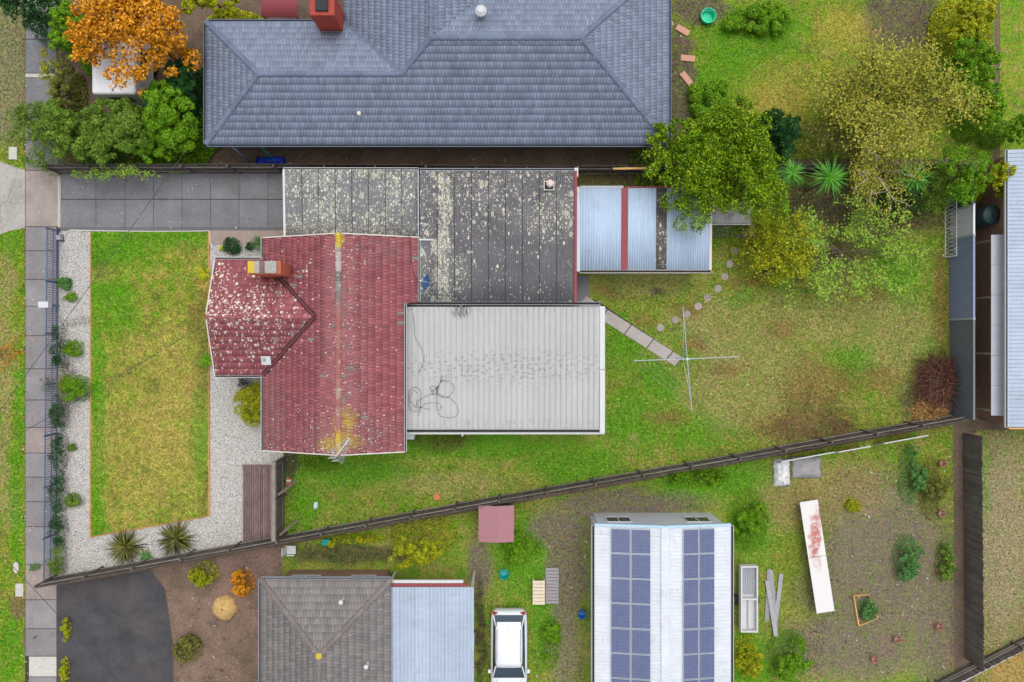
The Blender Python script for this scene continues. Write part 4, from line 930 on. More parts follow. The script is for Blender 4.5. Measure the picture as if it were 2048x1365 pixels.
c = P(71, 1275); m = MB(); m.hexa([(c[0]-.14,c[1]-.09,.031),(c[0]+.06,c[1]-.09+.06,.031),(c[0]+.14,c[1]+.12,.031),(c[0]-.06,c[1]+.05,.031)], [(c[0]-.14,c[1]-.09,.04),(c[0]+.06,c[1]-.03,.04),(c[0]+.14,c[1]+.12,.04),(c[0]-.06,c[1]+.05,.04)]); tag(m.build('meter_cover', m_plain('slate_cover', S(78,84,96), .6)), 'small dark meter cover in the lower footpath', 'cover')
# roof fittings that could be lifted off
an = thing('tv_antenna', 'pale television antenna with many rods over the ridge end', 'antenna', (*P(683,898,5.2)[:2], 3.8))
e0, e1 = Vector(P(668,918,5.2)), Vector(P(699,877,5.2)); md_ = (e0+e1)/2
m = MB(); m.tube([(md_.x,md_.y,3.75), (md_.x,md_.y,5.25)], .022, 8); m.build('mast', M['galv'], an)
m = MB(); m.bar(e0, e1, .035, .035); m.build('boom', M['white_metal'], an)
dv = (e1-e0).normalized(); nv = Vector((-dv.y, dv.x, 0))
for i in range(13):
    p = e0.lerp(e1, (i+.6)/13.5); hl = (.42-.022*i if i < 9 else .20-.012*(i-9)); m = MB(); m.tube([p-nv*hl, p+nv*hl], .010, 5); m.build('rod', M['galv'], an)
for s_ in (-1, 1):
    m = MB(); m.bar(e0+nv*.1*s_+Vector((0,0,-.2)), e0+nv*.1*s_+Vector((0,0,.22)), .02, .25); m.build('reflector', M['galv'], an)
ds = thing('satellite_dish', 'blue satellite dish on the dark lichen roof beside the tiles', 'dish', (*P(852,566,3.1)[:2], 2.75))
c = Vector(P(852,565,3.15)); ax = Vector((-.88, .14, .5)).normalized(); u_ = ax.cross(Vector((0,0,1))).normalized(); w_ = ax.cross(u_)
m = MB(); n = 24; rings = [(0,-.09), (.12,-.08), (.24,-.05), (.36,0), (.375,.004), (.36,-.012), (.24,-.062), (.12,-.092), (0,-.104)]
b0 = 0
for r, d in rings:
    for k in range(n): m.v.append(tuple(c+ax*d+(u_*math.cos(k*2*math.pi/n)+w_*math.sin(k*2*math.pi/n))*max(r, .001)))
for i in range(len(rings)-1):
    for k in range(n): m.f.append([i*n+k, i*n+(k+1)%n, (i+1)*n+(k+1)%n, (i+1)*n+k]); m.mi.append(0)
m.build('reflector', m_plain('blue_dish', S(54, 98, 146), .45, .12), ds, smooth=True)
m = MB(); m.tube([c-ax*.1, c-ax*.2+Vector((0,0,-.1)), (c.x+.2,c.y,2.74)], .022, 8); m.build('mount', M['galv'], ds)
m = MB(); m.tube([c-w_*.3, c+ax*.36-w_*.28], .012, 6); m.build('arm', M['galv'], ds); m = MB(); q = c+ax*.36-w_*.26; m.tube([q-ax*.02, q+ax*.08], [.03,.035], 8); m.build('receiver', M['white_metal'], ds)
M['cable'] = T('black_cable').done(S(54, 54, 56), .6); M['wire'] = T('overhead_cable').done(S(64, 66, 68), .6)
def zr(y): f = (wN-y)/(wN-wS); return zN_+(zS_-zN_)*f+.05
def cable(name, label, pts, r, cat='cable', zf=None, steps=8):
    """smooth (Catmull-Rom) tube through pixel points laid on the white roof"""
    W = [Vector(P(x, y, 2.55)) for x, y in pts]; out = []
    for i in range(len(W)-1):
        p0, p1, p2, p3 = W[max(i-1,0)], W[i], W[i+1], W[min(i+2,len(W)-1)]
        for k in range(steps):
            s_ = k/steps; out.append(.5*((2*p1)+(p2-p0)*s_+(2*p0-5*p1+4*p2-p3)*s_*s_+(3*p1-p0-3*p2+p3)*s_**3))
    out.append(W[-1]); out = [(p.x, p.y, zr(p.y)+.004*(i % 3)) for i, p in enumerate(out)]
    m = MB(); m.tube(out, r, 5); return tag(m.build(name, M['cable']), label, cat)
cable('cable', 'coiled black cable in big loops on the white roof', [(823,618),(828,640),(831,675),(842,695),(848,720),(840,740),(836,748)], .009)['label'] = 'thin black cable snaking down the left edge of the white roof'
cable('cable', 'black cable coiled in wide loops on the white roof', [(884,748),(882,762),(876,774),(868,783),(862,780),(861,774),(867,773),(874,777),(873,785),(868,788),(863,784),(873,776),(878,770),(886,761),(897,762),(906,770),(908,780),(902,789),(892,796),(880,793),(875,784),(880,765),(886,762),(893,764)], .009)
cable('cable', 'x', [(874,777),(874,800),(874,820),(880,832),(895,836),(910,834),(916,826),(914,812),(904,800),(890,794),(878,790),(860,790),(845,797),(835,804),(833,812),(842,816),(852,818),(861,819)], .009)['label'] = 'black cable in one large open loop on the white roof'
cable('cable', 'x', [(835,835),(841,818),(840,800),(842,788),(838,778),(828,775),(819,782),(817,794),(822,806),(832,815),(838,822),(830,824),(820,818),(818,800),(826,782),(836,790),(834,804),(840,816),(851,808),(868,806),(878,808),(883,815),(876,821)], .008)['label'] = 'tangled black cable loops near the lower left corner of the white roof'
ac = thing('antenna_wire', 'frayed white wire ends sticking up over the roof gutter', 'wire', P(924, 612, 2.7))
for k, (dx, dy) in enumerate(((-8,-5), (2,-7), (7,6), (-4,9), (3,11))):
    m = MB(); m.tube([P(924,614,2.66), P(924+dx,614+dy,2.82)], .008, 5); m.build('strand', M['white_metal'] if k < 3 else M['cable'], ac)
rc = MB(); rc.tube([P(x, y, z) for x, y, z in ((800,476,3.0),(812,470,3.05),(820,474,2.98),(822,490,2.95),(822,510,2.93),(824,530,2.93),(828,552,2.9),(836,562,2.88),(846,563,3.0))], .012, 5); tag(rc.build('dish_cable', M['cable']), 'black cable running down the tile edge to the blue dish', 'cable')
def wire(label, pts, sag=.25, r=.013):
    a, b = Vector(pts[0]), Vector(pts[1]); m = MB(); N_ = 24
    m.tube([a.lerp(b, i/N_)-Vector((0,0,4*sag*(i/N_)*(1-i/N_))) for i in range(N_+1)], r, 5); tag(m.build('overhead_wire', M['wire']), label, 'wire', 'overhead wires')
def ext_px(p, q, f): return (p[0]+(q[0]-p[0])*f, p[1]+(q[1]-p[1])*f)
wire('overhead wire crossing the driveway and the upper front lawn', (P(*ext_px((345,338),(0,819),-.08), 3.2), P(*ext_px((345,338),(0,819),1.25), 5.6)), .1)
wire('overhead wire from the house gable over the middle of the front lawn', (P(424,641,3.3), P(*ext_px((417,645),(0,891),1.25), 5.6)), .12)
wire('overhead wire over the lower footpath corner', (P(*ext_px((0,1108),(92,1209),-.3), 5.4), P(*ext_px((0,1108),(92,1209),3.4), 4.4)), .1)

# ---------------------------------------------------------------- plants
def leaves(pts, nrm, size, rg, asp=.5, jit=.6):
    n = len(pts); N_ = nrm+rg.normal(0, jit, (n,3)); N_ /= np.linalg.norm(N_, axis=1)[:,None]+1e-9
    a = rg.normal(size=(n,3)); tq = np.cross(N_, a); tq /= np.linalg.norm(tq, axis=1)[:,None]+1e-9; b = np.cross(N_, tq)
    s = (size*(.6+.8*rg.random(n)))[:,None]
    V = np.stack([pts-tq*s*.5, pts+b*s*asp*.5-N_*s*.06, pts+tq*s*.5, pts-b*s*asp*.5-N_*s*.06], 1).reshape(-1,3)
    return V, np.arange(n*4).reshape(-1,4)
def clumpset(rg, c, rx, ry, rz, k, cr, inner=.55):
    d = rg.normal(size=(k,3)); d[:,2] = np.abs(d[:,2])*.9-.15; d /= np.linalg.norm(d, axis=1)[:,None]
    r = inner+(1-inner)*rg.random(k)**.6; lump = 1+.18*np.sin(3*np.arctan2(d[:,1], d[:,0])+rg.random()*6)
    C = np.array(c)+d*np.array([rx,ry,rz])*(r*lump)[:,None]
    return C, cr*(.6+.8*rg.random(k))
def clump_leaves(rg, C, R, per, size, asp=.5, hemi=True, jit=.55):
    k = len(C); w = R**2/np.sum(R**2); idx = rg.choice(k, per, p=w); d = rg.normal(size=(per,3))
    if hemi: d[:,2] = np.abs(d[:,2])*1.0-.25
    d /= np.linalg.norm(d, axis=1)[:,None]; q = C[idx]+d*(R[idx]*(.6+.5*rg.random(per)))[:,None]
    return leaves(q, d, size, rg, asp, jit)
def stick(m, rg, p, q, r0, r1, wob=.06, n=4, seg=5):
    p = np.array(p); q = np.array(q); L_ = np.linalg.norm(q-p); pts = [p+(q-p)*i/n+(rg.normal(0, wob*L_/n, 3) if 0 < i < n else 0) for i in range(n+1)]
    m.tube(pts, [r0+(r1-r0)*i/n for i in range(n+1)], seg)
M['bark'] = m_plain('bark', S(104, 90, 76), .9, .4, 14); M['palebark'] = m_plain('pale_bark', S(196, 186, 170), .85, .3, 14); M['twig'] = m_plain('twig', S(122, 88, 70), .9, .4, 10, isl=.4)
LG = {'conifer': m_leaf('conifer_leaf', [S(12,28,3), S(50,88,5), S(108,148,9), S(152,180,18), S(208,192,50)]),  # darkest conifer stops paint in the shaded gaps inside the crown
      'bright': m_leaf('bright_leaf', [S(44,84,8), S(84,132,16), S(118,164,22), S(152,186,44)]),
      'yellowgreen': m_leaf('yellow_green_leaf', [S(62,80,16), S(112,128,18), S(158,168,22), S(196,190,32), S(190,150,40)]),
      'dark': m_leaf('dark_leaf', [S(14,36,18), S(26,66,28), S(42,92,36), S(70,120,48)]),
      'mid': m_leaf('mid_leaf', [S(48,74,24), S(84,118,36), S(120,152,48), S(158,180,76)]), 'lime': m_leaf('lime_leaf', [S(84,122,30), S(120,160,44), S(152,184,64), S(186,190,84)]),
      'olive': m_leaf('olive_leaf', [S(56,64,30), S(98,104,44), S(134,134,60), S(166,158,86)]),
      'autumn': m_leaf('autumn_leaf', [S(150,92,14), S(196,128,16), S(222,158,30), S(232,188,90)]),
      'dry': m_leaf('dry_leaf', [S(120,104,44), S(164,146,60), S(196,176,92), S(190,140,84)]),
      'drygreen': m_leaf('dry_green_leaf', [S(96,104,34), S(138,142,44), S(168,164,58), S(198,180,80)]),
      'rust': m_leaf('rust_leaf', [S(64,40,34), S(104,66,52), S(134,84,62), S(150,104,74)]),
      'straw': m_leaf('straw_leaf', [S(150,110,56), S(190,146,78), S(214,178,116)]),
      'flax': m_leaf('flax_leaf', [S(20,24,14), S(40,46,20), S(74,78,32), S(140,138,60), S(112,80,58)]),
      'yucca': m_leaf('yucca_leaf', [S(24,66,16), S(48,112,24), S(84,150,36), S(120,170,70)]),
      'fern': m_leaf('fern_leaf', [S(58,100,46), S(88,136,68), S(116,162,92)]),
      'charred': m_leaf('dark_purple_leaf', [S(20,18,22), S(40,36,42), S(70,64,66)])}
SEED = [100]
def bush(name, label, px, py, r, mat, h=1.0, ry=None, zc=None, n=2500, leaf=.055, cat='shrub', group=None, k=None, cr=None, trunk=.04, inner=.5, asp=.5, limbs=5, bark='bark', extra=None, jit=.55, lobes=None):
    """leafy crown (r, ry in photo pixels) on a stem; h = height of the top"""
    SEED[0] += 1; rg = np.random.default_rng(SEED[0]); zc = h*.55 if zc is None else zc
    c = P(px, py, zc); kk = (H-zc)/FP; rx = r*kk*1.0; ry_ = (r if ry is None else ry)*kk*1.0; rz = h-zc
    root = thing(name, label, cat, (c[0], c[1], 0), group)
    k = k or max(10, int(26*(rx*ry_)**.5+12)); cr = cr or max(.09, .26*min(rx, ry_)**.8)
    C, R = clumpset(rg, c, rx-cr*.3, ry_-cr*.3, max(rz-cr*.5, .05), k, cr, inner); C[:,2] = np.maximum(C[:,2], cr*.5)
    if lobes is None and h > 2.0: lobes = int(9+5*rx*ry_)
    if lobes: rx *= 1.1; ry_ *= 1.1; n = int(n*1.3)
    if lobes:      # big lobes, each carrying smaller tufts on its upper side
        lr = .40*min(rx, ry_)**.75; Cl, Rl = clumpset(rg, c, max(rx-lr*.7,.1), max(ry_-lr*.7,.1), max(rz-lr*.6,.1), lobes, lr, .45); mm = 12
        d = rg.normal(size=(lobes*mm,3)); d[:,2] = np.abs(d[:,2])-.2; d /= np.linalg.norm(d, axis=1)[:,None]; Rr = np.repeat(Rl, mm)
        C = np.repeat(Cl, mm, 0)+d*(Rr*(.7+.35*rg.random(len(Rr))))[:,None]; R = Rr*.30*(.6+.8*rg.random(len(Rr)))
    V, F = clump_leaves(rg, C, R, n, leaf, asp, True, jit)
    if zc < h*.7:     # skirt down to the ground
        q = rg.random((n//5, 1))*6.283; rr = np.sqrt(rg.random((n//5,1)))
        pts = np.concatenate([c[0]+np.cos(q)*rx*rr, c[1]+np.sin(q)*ry_*rr, .04+zc*.8*rg.random((n//5,1))*(1.15-rr)], 1)
        v2, f2 = leaves(pts, np.tile([0,0,1.], (len(pts),1)), leaf, rg, asp, .8); F = np.concatenate([F, f2+len(V)]); V = np.concatenate([V, v2])
    o = np.array(worg(root)); V[:,2] = np.maximum(V[:,2], .012)
    link('crown', fastmesh('crown', V-o, F), LG[mat], root, tuple(o))
    m = MB(); stick(m, rg, (c[0],c[1],-.02), (c[0],c[1],zc+rz*.2), trunk, trunk*.6, .03)
    for i in rg.choice(len(C), min(limbs, len(C)), replace=False): stick(m, rg, (c[0],c[1],zc*.6), C[i], trunk*.5, trunk*.15, .08)
    m.build('trunk' if cat == 'tree' else 'stems', M[bark], root)
    return root
def star_plant(name, label, px, py, r, mat, nl, zb, wid, arch, group, cat='plant', trunk=None, curl=.55):
    """strap leaves radiating from one heart"""
    SEED[0] += 1; rg = np.random.default_rng(SEED[0]); c = np.array(P(px, py, zb)); Rm = r*(H-zb)/FP; root = thing(name, label, cat, (c[0], c[1], 0), group); V = []; F = []
    for i in range(nl):
        a = rg.random()*6.283; el = rg.random()**.8; L_ = Rm*(.55+.55*rg.random()); d = np.array([math.cos(a), math.sin(a), 0]); sd_ = np.array([-d[1], d[0], 0]); ns = 5; tw = rg.normal(0, .25)
        for s_ in range(ns+1):
            f = s_/ns; hor = L_*f*(.55+.6*el); zz = arch*L_*((1.25-el)*f-curl*f*f*(.6+.8*el))
            w = wid*(1-f)**.6*(.7+.3*math.sin(math.pi*min(f*1.3,1)))+.002; p = c+d*hor+sd_*tw*hor*f*.5+np.array([0,0,zz]); p[2] = max(p[2], .02)
            V += [p-sd_*w/2+np.array([0,0,w*.25]), p+sd_*w/2+np.array([0,0,w*.25])]
        b = (ns+1)*2*i; F += [(b+2*s_, b+2*s_+1, b+2*s_+3, b+2*s_+2) for s_ in range(ns)]
    o = np.array(worg(root)); link('leaves', fastmesh('leaves', np.array(V)-o, np.array(F)), LG[mat], root, tuple(o))
    m = MB(); tr = trunk or .05; m.tube([(c[0],c[1],-.02), (c[0],c[1],max(zb, .08))], [tr, tr*.8], 8); m.build('trunk', M['bark'], root)
    return root
def brush(name, label, px, py, r, ry, n, mat, h=.5, ln=(.3,.8), rad=.008, cat='branches', up=.35, leaf=None, nleaf=0):
    """heap of loose twigs"""
    SEED[0] += 1; rg = np.random.default_rng(SEED[0]); c = P(px, py, 0); rx = r*H/FP; ry_ = ry*H/FP; root = thing(name, label, cat, (c[0], c[1], 0)); m = MB(); tips = []
    for i in range(n):
        a = rg.random()*6.283; q = math.sqrt(rg.random())*.85; L_ = rg.uniform(*ln); z = (1-q*q)*h*rg.random()+.02
        p = np.array([c[0]+math.cos(a)*rx*q, c[1]+math.sin(a)*ry_*q, z]); b = a+rg.normal(0, 1.1); e = p+np.array([math.cos(b)*L_, math.sin(b)*L_, rg.normal(0, up)*L_]); e[2] = np.clip(e[2], .02, h*1.3); stick(m, rg, p, e, rad, rad*.4, .25, 3, 3); tips.append(e); tips.append((p+e)/2)
    m.build('twigs', mat, root, kind='stuff')
    if nleaf:
        tp = np.array(tips); q = tp[rg.integers(0, len(tp), nleaf)]+rg.normal(0, .07, (nleaf,3)); q[:,2] = np.maximum(q[:,2], .02); V, F = leaves(q, np.tile([0,0,1.], (nleaf,1)), .06, rg, .6, .7); o = np.array(worg(root)); link('dry_leaves', fastmesh('dry_leaves', V-o, F), LG[leaf], root, tuple(o))['kind'] = 'stuff'
    return root
def sparse_tree(name, label, px, py, r, ry, h, mat, nleaf, leaf=.07, bark='bark', base=None, nb=9, lev=3, tipspread=.16, trunk=.09, group=None, cut=None):
    """open branching tree; leaves only around the twig ends"""
    SEED[0] += 1; rg = np.random.default_rng(SEED[0]); zc = h*.6; c = np.array(P(px, py, zc)); rx, ry_ = r*(H-zc)/FP, ry*(H-zc)/FP; bs = np.array([c[0], c[1], 0.]) if base is None else np.array(P(*base, 0))
    root = thing(name, label, 'tree', tuple(bs), group); m = MB(); tips = []
    fork = bs+np.array([(c[0]-bs[0])*.3, (c[1]-bs[1])*.3, h*.3]); stick(m, rg, bs-[0,0,.03], fork, trunk, trunk*.75, .05, 4, 7)
    for i in range(nb):
        a = 6.283*(i+rg.random()*.6)/nb; e = np.array([c[0]+math.cos(a)*rx*rg.uniform(.3,.85), c[1]+math.sin(a)*ry_*rg.uniform(.3,.85), h*rg.uniform(.6,.95)])
        stick(m, rg, fork, e, trunk*.5, trunk*.16, .12, 5, 5)
        for j in range(5):
            f = rg.uniform(.15, 1); p = fork+(e-fork)*f; a2 = a+rg.normal(0, .7); L_ = rg.uniform(.2,.5)*min(rx,ry_); e2 = p+np.array([math.cos(a2)*L_, math.sin(a2)*L_, rg.normal(.1,.2)*L_]); stick(m, rg, p, e2, trunk*.16, trunk*.06, .15, 3, 4); tips.append(e2); tips.append((p+e2)/2); tips.append(fork+(e-fork)*rg.uniform(.4,1))
            for l in range(lev):
                a3 = a2+rg.normal(0, .8); L3 = L_*rg.uniform(.3,.7); p3 = p+(e2-p)*rg.uniform(.3,1); e3 = p3+np.array([math.cos(a3)*L3, math.sin(a3)*L3, rg.normal(.05,.2)*L3]); stick(m, rg, p3, e3, trunk*.07, trunk*.03, .15, 2, 3); tips.append(e3)
    m.build('trunk', M[bark], root)
    if nleaf:
        tp = np.array(tips); wts = rg.random(len(tp))**1.5; wts /= wts.sum(); q = tp[rg.choice(len(tp), nleaf, p=wts)]+rg.normal(0, tipspread, (nleaf,3))*[1,1,.5]; V, F = leaves(q, np.tile([0,0,1.], (nleaf,1)), leaf, rg, .6, .7); o = np.array(worg(root)); link('crown', fastmesh('crown', V-o, F), LG[mat], root, tuple(o))
    return root
# back yard
bush('evergreen_tree', 'dense yellow green evergreen tree overhanging the blue shed roof', 1372, 348, 74, 'conifer', 5.2, 90, 3.2, 15000, .12, 'tree', 'big evergreens by the shed', 230, .24, .14, asp=.42, jit=.8)
bush('evergreen_tree', 'dense evergreen tree with orange tipped leaves beside the flax-like palms', 1480, 358, 78, 'conifer', 5.0, 92, 3.0, 16000, .12, 'tree', 'big evergreens by the shed', 240, .24, .14, asp=.42, jit=.8)
bush('evergreen_tree', 'evergreen crown behind the fence, against the corner of the blue roof', 1350, 286, 66, 'conifer', 4.6, 44, 3.0, 7000, .12, 'tree', 'big evergreens by the shed', 100, .24, .12, asp=.42, jit=.8)
bush('evergreen_tree', 'evergreen crown behind the fence, north of the two big evergreens', 1480, 268, 80, 'conifer', 4.8, 56, 3.0, 9000, .12, 'tree', 'big evergreens by the shed', 130, .24, .12, asp=.42, jit=.8)
bush('leafy_shrub', 'bright yellow green rounded shrub in the middle of the back yard', 1553, 487, 72, 'yellowgreen', 2.6, 74, 1.4, 7500, .10, 'shrub', None, 130, .22, .06, jit=.8)
sparse_tree('sparse_tree', 'spindly half bare tree with scattered green leaves on the back lawn', 1700, 500, 175, 135, 3.0, 'lime', 6500, .11, nb=13, tipspread=.16, trunk=.06, lev=2)
for px, py, r, lb_ in ((1583,346,36,'spiky green palm next to the big evergreen'), (1660,356,50,'largest spiky green palm, between two trees at the back'), (1828,358,42,'spiky green palm half under the yellowing tree')):
    star_plant('spiky_palm', lb_, px, py, r, 'yucca', 110, 2.7, .07, .5, 'spiky palms along the back fence', trunk=.1)
sparse_tree('yellowing_tree', 'yellowing open tree with pale trunk at the northern fence', 1748, 352, 86, 74, 4.2, 'drygreen', 5200, .09, 'palebark', nb=9, tipspread=.2, trunk=.08, base=(1735,335))
bush('dark_shrub', 'dull dark green shrub below the yellowing tree', 1800, 404, 60, 'dark', 1.9, 38, .9, 5000, .075, inner=.3)
bush('tangled_shrub', 'sparse brown green tangled shrub near the rear corner', 1862, 380, 46, 'mid', 2.3, 50, 1.2, 4200, .06, inner=.3)
bush('corner_tree', 'dense green tree filling the rear corner by the steel fence', 1916, 354, 47, 'bright', 3.4, 54, 2.0, 7000, .08, 'tree', None, 40, .3, .08)
brush('dead_hedge', 'heap of dead brown branches against the steel fence', 1868, 762, 40, 52, 700, m_plain('dead_twig', S(104,70,58), .9, .4, 9, isl=.6), 1.1, (.3,.9), .017, 'branches', .3, 'rust', 500)
brush('pruned_branches', 'pile of straw coloured dry prunings below the dead brown branches', 1856, 822, 34, 18, 160, m_plain('straw_twig', S(188,146,88), .9, .3, 9, isl=.4), .6, (.2,.5), .008, 'branches', .25, 'straw', 2200)
brush('bare_branches', 'low spread of bare reddish branches on the lawn by the slanting fence', 1622, 845, 84, 46, 150, M['twig'], .35, (.6,1.5), .010, 'branches', .12, 'rust', 700)
brush('bare_branches', 'thin bare twigs lying around the spindly tree', 1700, 530, 90, 70, 50, M['twig'], .3, (.6,1.4), .008, 'branches', .12)
bush('grass_weeds', 'weedy green clump under the end of the tiled roof', 640, 925, 46, 'bright', .35, 16, .12, 1600, .06, 'weeds', None, 40, .12, .012, .2)
bush('grass_weeds', 'grey green weeds along the gutter side of the white roof', 890, 884, 60, 'olive', .5, 22, .2, 2200, .06, 'weeds', None, 40, .14, .012, .2)
rgw = np.random.default_rng(77); pw_ = np.concatenate([scatter(BACK, 5.0, bx), scatter([(575,900),(1230,870),(1230,950),(580,1060)], 10), scatter(SOUTH, 3.0, sx[:3]), scatter(NORTH, 4.0)]); kx = len(pw_); per = 9
ctr = np.repeat(pw_, per, 0)+rgw.normal(0, 1, (kx*per,2))*np.repeat(.05+.09*rgw.random(kx), per)[:,None]
V, F = leaves(np.concatenate([ctr, .03+.06*rgw.random((len(ctr),1))], 1), np.tile([0,0,1.], (len(ctr),1)), .055, rgw, .6, .5)
tag(link('lawn_weeds', fastmesh('lawn_weeds', V, F), m_leaf('weed_leaf', [S(58,92,22), S(84,132,26), S(110,156,40), S(146,160,70), S(150,120,72)], clump=.6)), 'low clover and weeds scattered through the lawns', 'weeds', kind='stuff')
# front garden
for px, py, r, mt, h_, lb_ in ((463,493,18,'dark','.55','neat round dark green shrub by the paving strip'), (500,492,9,'dark','.35','small dark shrub between round shrub and fern'), (145,697,18,'bright','.6','bright green rounded shrub in the gravel, opposite the lawn middle'),
        (142,595,11,'bright','.35','small leafy green plant in the upper gravel strip'), (145,1000,14,'mid','.35','low straggly green plant in the lower gravel strip'), (145,895,7,'mid','.2','tiny green seedling alone in the gravel strip'), (128,567,13,'fern','.4','feathery blue green plant against the picket fence')):
    bush('garden_shrub', lb_, px, py, r, mt, float(h_), None, None, 2600 if r > 12 else 800, .06, group='small front garden plants', limbs=3, trunk=.015)
bush('garden_shrub', 'largest bright green shrub in the gravel strip', 150, 779, 28, 'bright', .8, 28, None, 4200, .07, group='small front garden plants', inner=.35)
bush('garden_shrub', 'brown green half dead bush behind the picket fence', 124, 765, 16, 'olive', .7, 26, None, 900, .05, inner=.3)
bush('golden_shrub', 'big golden green shrub against the red house wall', 503, 808, 31, 'yellowgreen', 1.4, 40, .75, 9000, .075, 'shrub', None, 70, .2, .04)
bush('dark_shrub', 'black purple shrub behind the golden shrub', 487, 768, 14, 'charred', .8, 16, None, 900, .05)
bush('tree_fern', 'light green ferny shrub at the tiled roof corner', 518, 488, 15, 'fern', .8, 15, .5, 1600, .05)
for i, (py, ry_, mt) in enumerate(((695,42,'dark'), (828,30,'dark'), (905,38,'dark'), (985,38,'dark'), (1058,36,'dark'), (1122,28,'mid'))):
    bush('hedge_shrub', 'dark hedge shrub behind the picket fence, %s' % ('nearest the letterbox', 'second from the letterbox', 'third from the letterbox', 'fourth from the letterbox', 'fifth from the letterbox', 'greyer and nearest the lower corner')[i], 117-i*.7, py, 14, mt, .85, ry_+6, .45, 2600, .055, group='hedge behind the picket fence', k=34, cr=.14)
star_plant('flax_plant', 'spiky striped flax clump nearer the street corner', 251, 1094, 46, 'flax', 220, .12, .06, .6, 'flax clumps at the lawn end')
star_plant('flax_plant', 'spiky dark flax clump nearer the timber deck', 353, 1077, 48, 'flax', 220, .12, .06, .6, 'flax clumps at the lawn end')
star_plant('fern', 'light green leafy plant between the two flax clumps', 292, 1112, 18, 'fern', 70, .08, .07, .5, None)
star_plant('strap_plant', 'strappy yellow green plant at the lawn edge by the lichen roof', 409, 547, 27, 'yellowgreen', 70, .15, .05, .6, 'strap plants at the wing wall')
star_plant('strap_plant', 'pale strap leaved plant just below the yellow green one', 408, 572, 23, 'dry', 50, .15, .045, .6, 'strap plants at the wing wall')
star_plant('strap_plant', 'green strap leaved plant under the lower lichen gable', 412, 722, 26, 'bright', 70, .15, .05, .6, 'strap plants at the wing wall')
star_plant('strap_plant', 'small yellow green strap plant beside the round dark shrub', 444, 497, 12, 'yellowgreen', 30, .06, .025, .6, 'strap plants at the wing wall')
# fallen leaves
p = np.concatenate([scatter([(0,0),(118,0),(118,1365),(0,1365)], 3.0), scatter([(118,345),(567,345),(567,460),(118,460)], 2.2), scatter(BACK, .8, bx[:2]), scatter(LAWN, .4), scatter([(40,150),(62,150),(62,1365),(40,1365)], 6)])
V, F = leaves(np.concatenate([p, np.full((len(p),1), .055)], 1), np.tile([0,0,1.], (len(p),1)), .065, np.random.default_rng(9), .8, .25)
tag(link('fallen_leaves', fastmesh('fallen_leaves', V, F), m_leaf('fallen_leaf', [S(150,70,50), S(206,120,90), S(220,180,150), S(230,220,205)])), 'scattered orange and pale fallen leaves', 'leaves', kind='stuff')
# ---------------------------------------------------------------- neighbours to the north
def m_tile2(nm, c1, c2):
    t = T(nm); c = t.mix(t.noise(.6, 5, .6), c1, c2)
    c = t.mix(t.map(t.noise(1.4, 6, .72, vec=t.scl(t.pos, (1, .6, 1))), .5, .72, 0, .35), c, S(96, 98, 104)); c = t.mix(t.math('MULTIPLY', t.lichen(6, .06, .05, .3)[0], .7), c, S(176, 176, 164))
    return t.done(t.mix(1.0, c, t.math('MULTIPLY', t.map(t.math('FRACT', t.math('ADD', t.island, t.objrand())), 0, 1, .86, 1.14), t.map(t.noise(20, 4), .25, .75, .85, 1.15)), 'MULTIPLY'), .7)
M['slate'] = m_tile2('slate_blue_tile', S(120,131,152), S(132,142,160)); M['brown_tile'] = m_tile2('grey_brown_tile', S(118,114,114), S(138,132,128))
M['slate_cap'] = m_tile2('slate_blue_cap', S(98,109,130), S(106,117,138)); M['brown_cap'] = m_tile2('grey_brown_cap', S(112,106,104), S(120,112,108))
nh = thing('tiled_house', 'neighbouring house with a wide slate blue hipped tile roof', 'house', (-3, 13, 0))
ze, q_ = 2.7, .4; x0, x1, y0 = -14.15, 7.24, 9.12; yA = 14.76; r1 = 11.94; y2 = 13.33; yb = 17.54; xw = -7.76; xr = -3.55; xe = .66
Z = lambda d: ze+q_*d
A0, A1, R1 = V3(x0,y0,ze), V3(x0,yA,ze), V3(x0+2.82,r1,Z(2.82)); Vv = V3(xw+2.82,r1,Z(2.82)); W1 = V3(xw,yA,ze); R2w = V3(xr,y2,Z(4.21)); R2e = V3(x1-4.21,y2,Z(4.21)); E0, E1 = V3(x1,y0,ze), V3(x1,yb,ze); N0 = V3(xe,yb,ze); yt = 24.
pls = [([A0,E0,R2e,R2w,Vv,R1], A0, E0, (0,1,q_)), ([A0,R1,A1], A0, A1, (1,0,q_)), ([A1,R1,Vv,W1], A1, W1, (0,-1,q_)), ([W1,Vv,R2w,V3(xr,yt,Z(4.21)),V3(xw,yt,ze)], W1, V3(xw,yt,ze), (1,0,q_)),
       ([E0,E1,R2e], E0, E1, (-1,0,q_)), ([R2e,E1,N0,R2w], N0, E1, (0,-1,q_)), ([R2w,N0,V3(xe,yt,ze),V3(xr,yt,Z(4.21))], N0, V3(xe,yt,ze), (-1,0,q_))]
def tiled_roof(root, pls, mat, nsingle):
    fr = []
    for pl in pls:
        m = MB(); m.face([(p.x, p.y, p.z-.02) for p in pl[0]]); m.build('roof_underlay', mat, root)
        f = tile_frames(*pl); joined_tiles(f, 'roof_tiles', mat, root)
tiled_roof(nh, pls, M['slate'], 0)
for a, b in ((A0,R1), (A1,R1), (R1,Vv), (Vv,R2w), (R2w,R2e), (E0,R2e), (E1,R2e), (R2w,V3(xr,yt,Z(4.21)))):
    cap_line(nh, tuple(a+V3(0,0,.03)), tuple(b+V3(0,0,.03)), M['slate_cap'], .42, .26)
m = MB(); m.bar(W1+V3(0,0,.05), Vv+V3(0,0,.05), .2, .015); m.build('valley_flashing', M['slate_cap'], nh)
M['slate_gutter'] = m_plain('slate_gutter', S(112,124,146), .5)
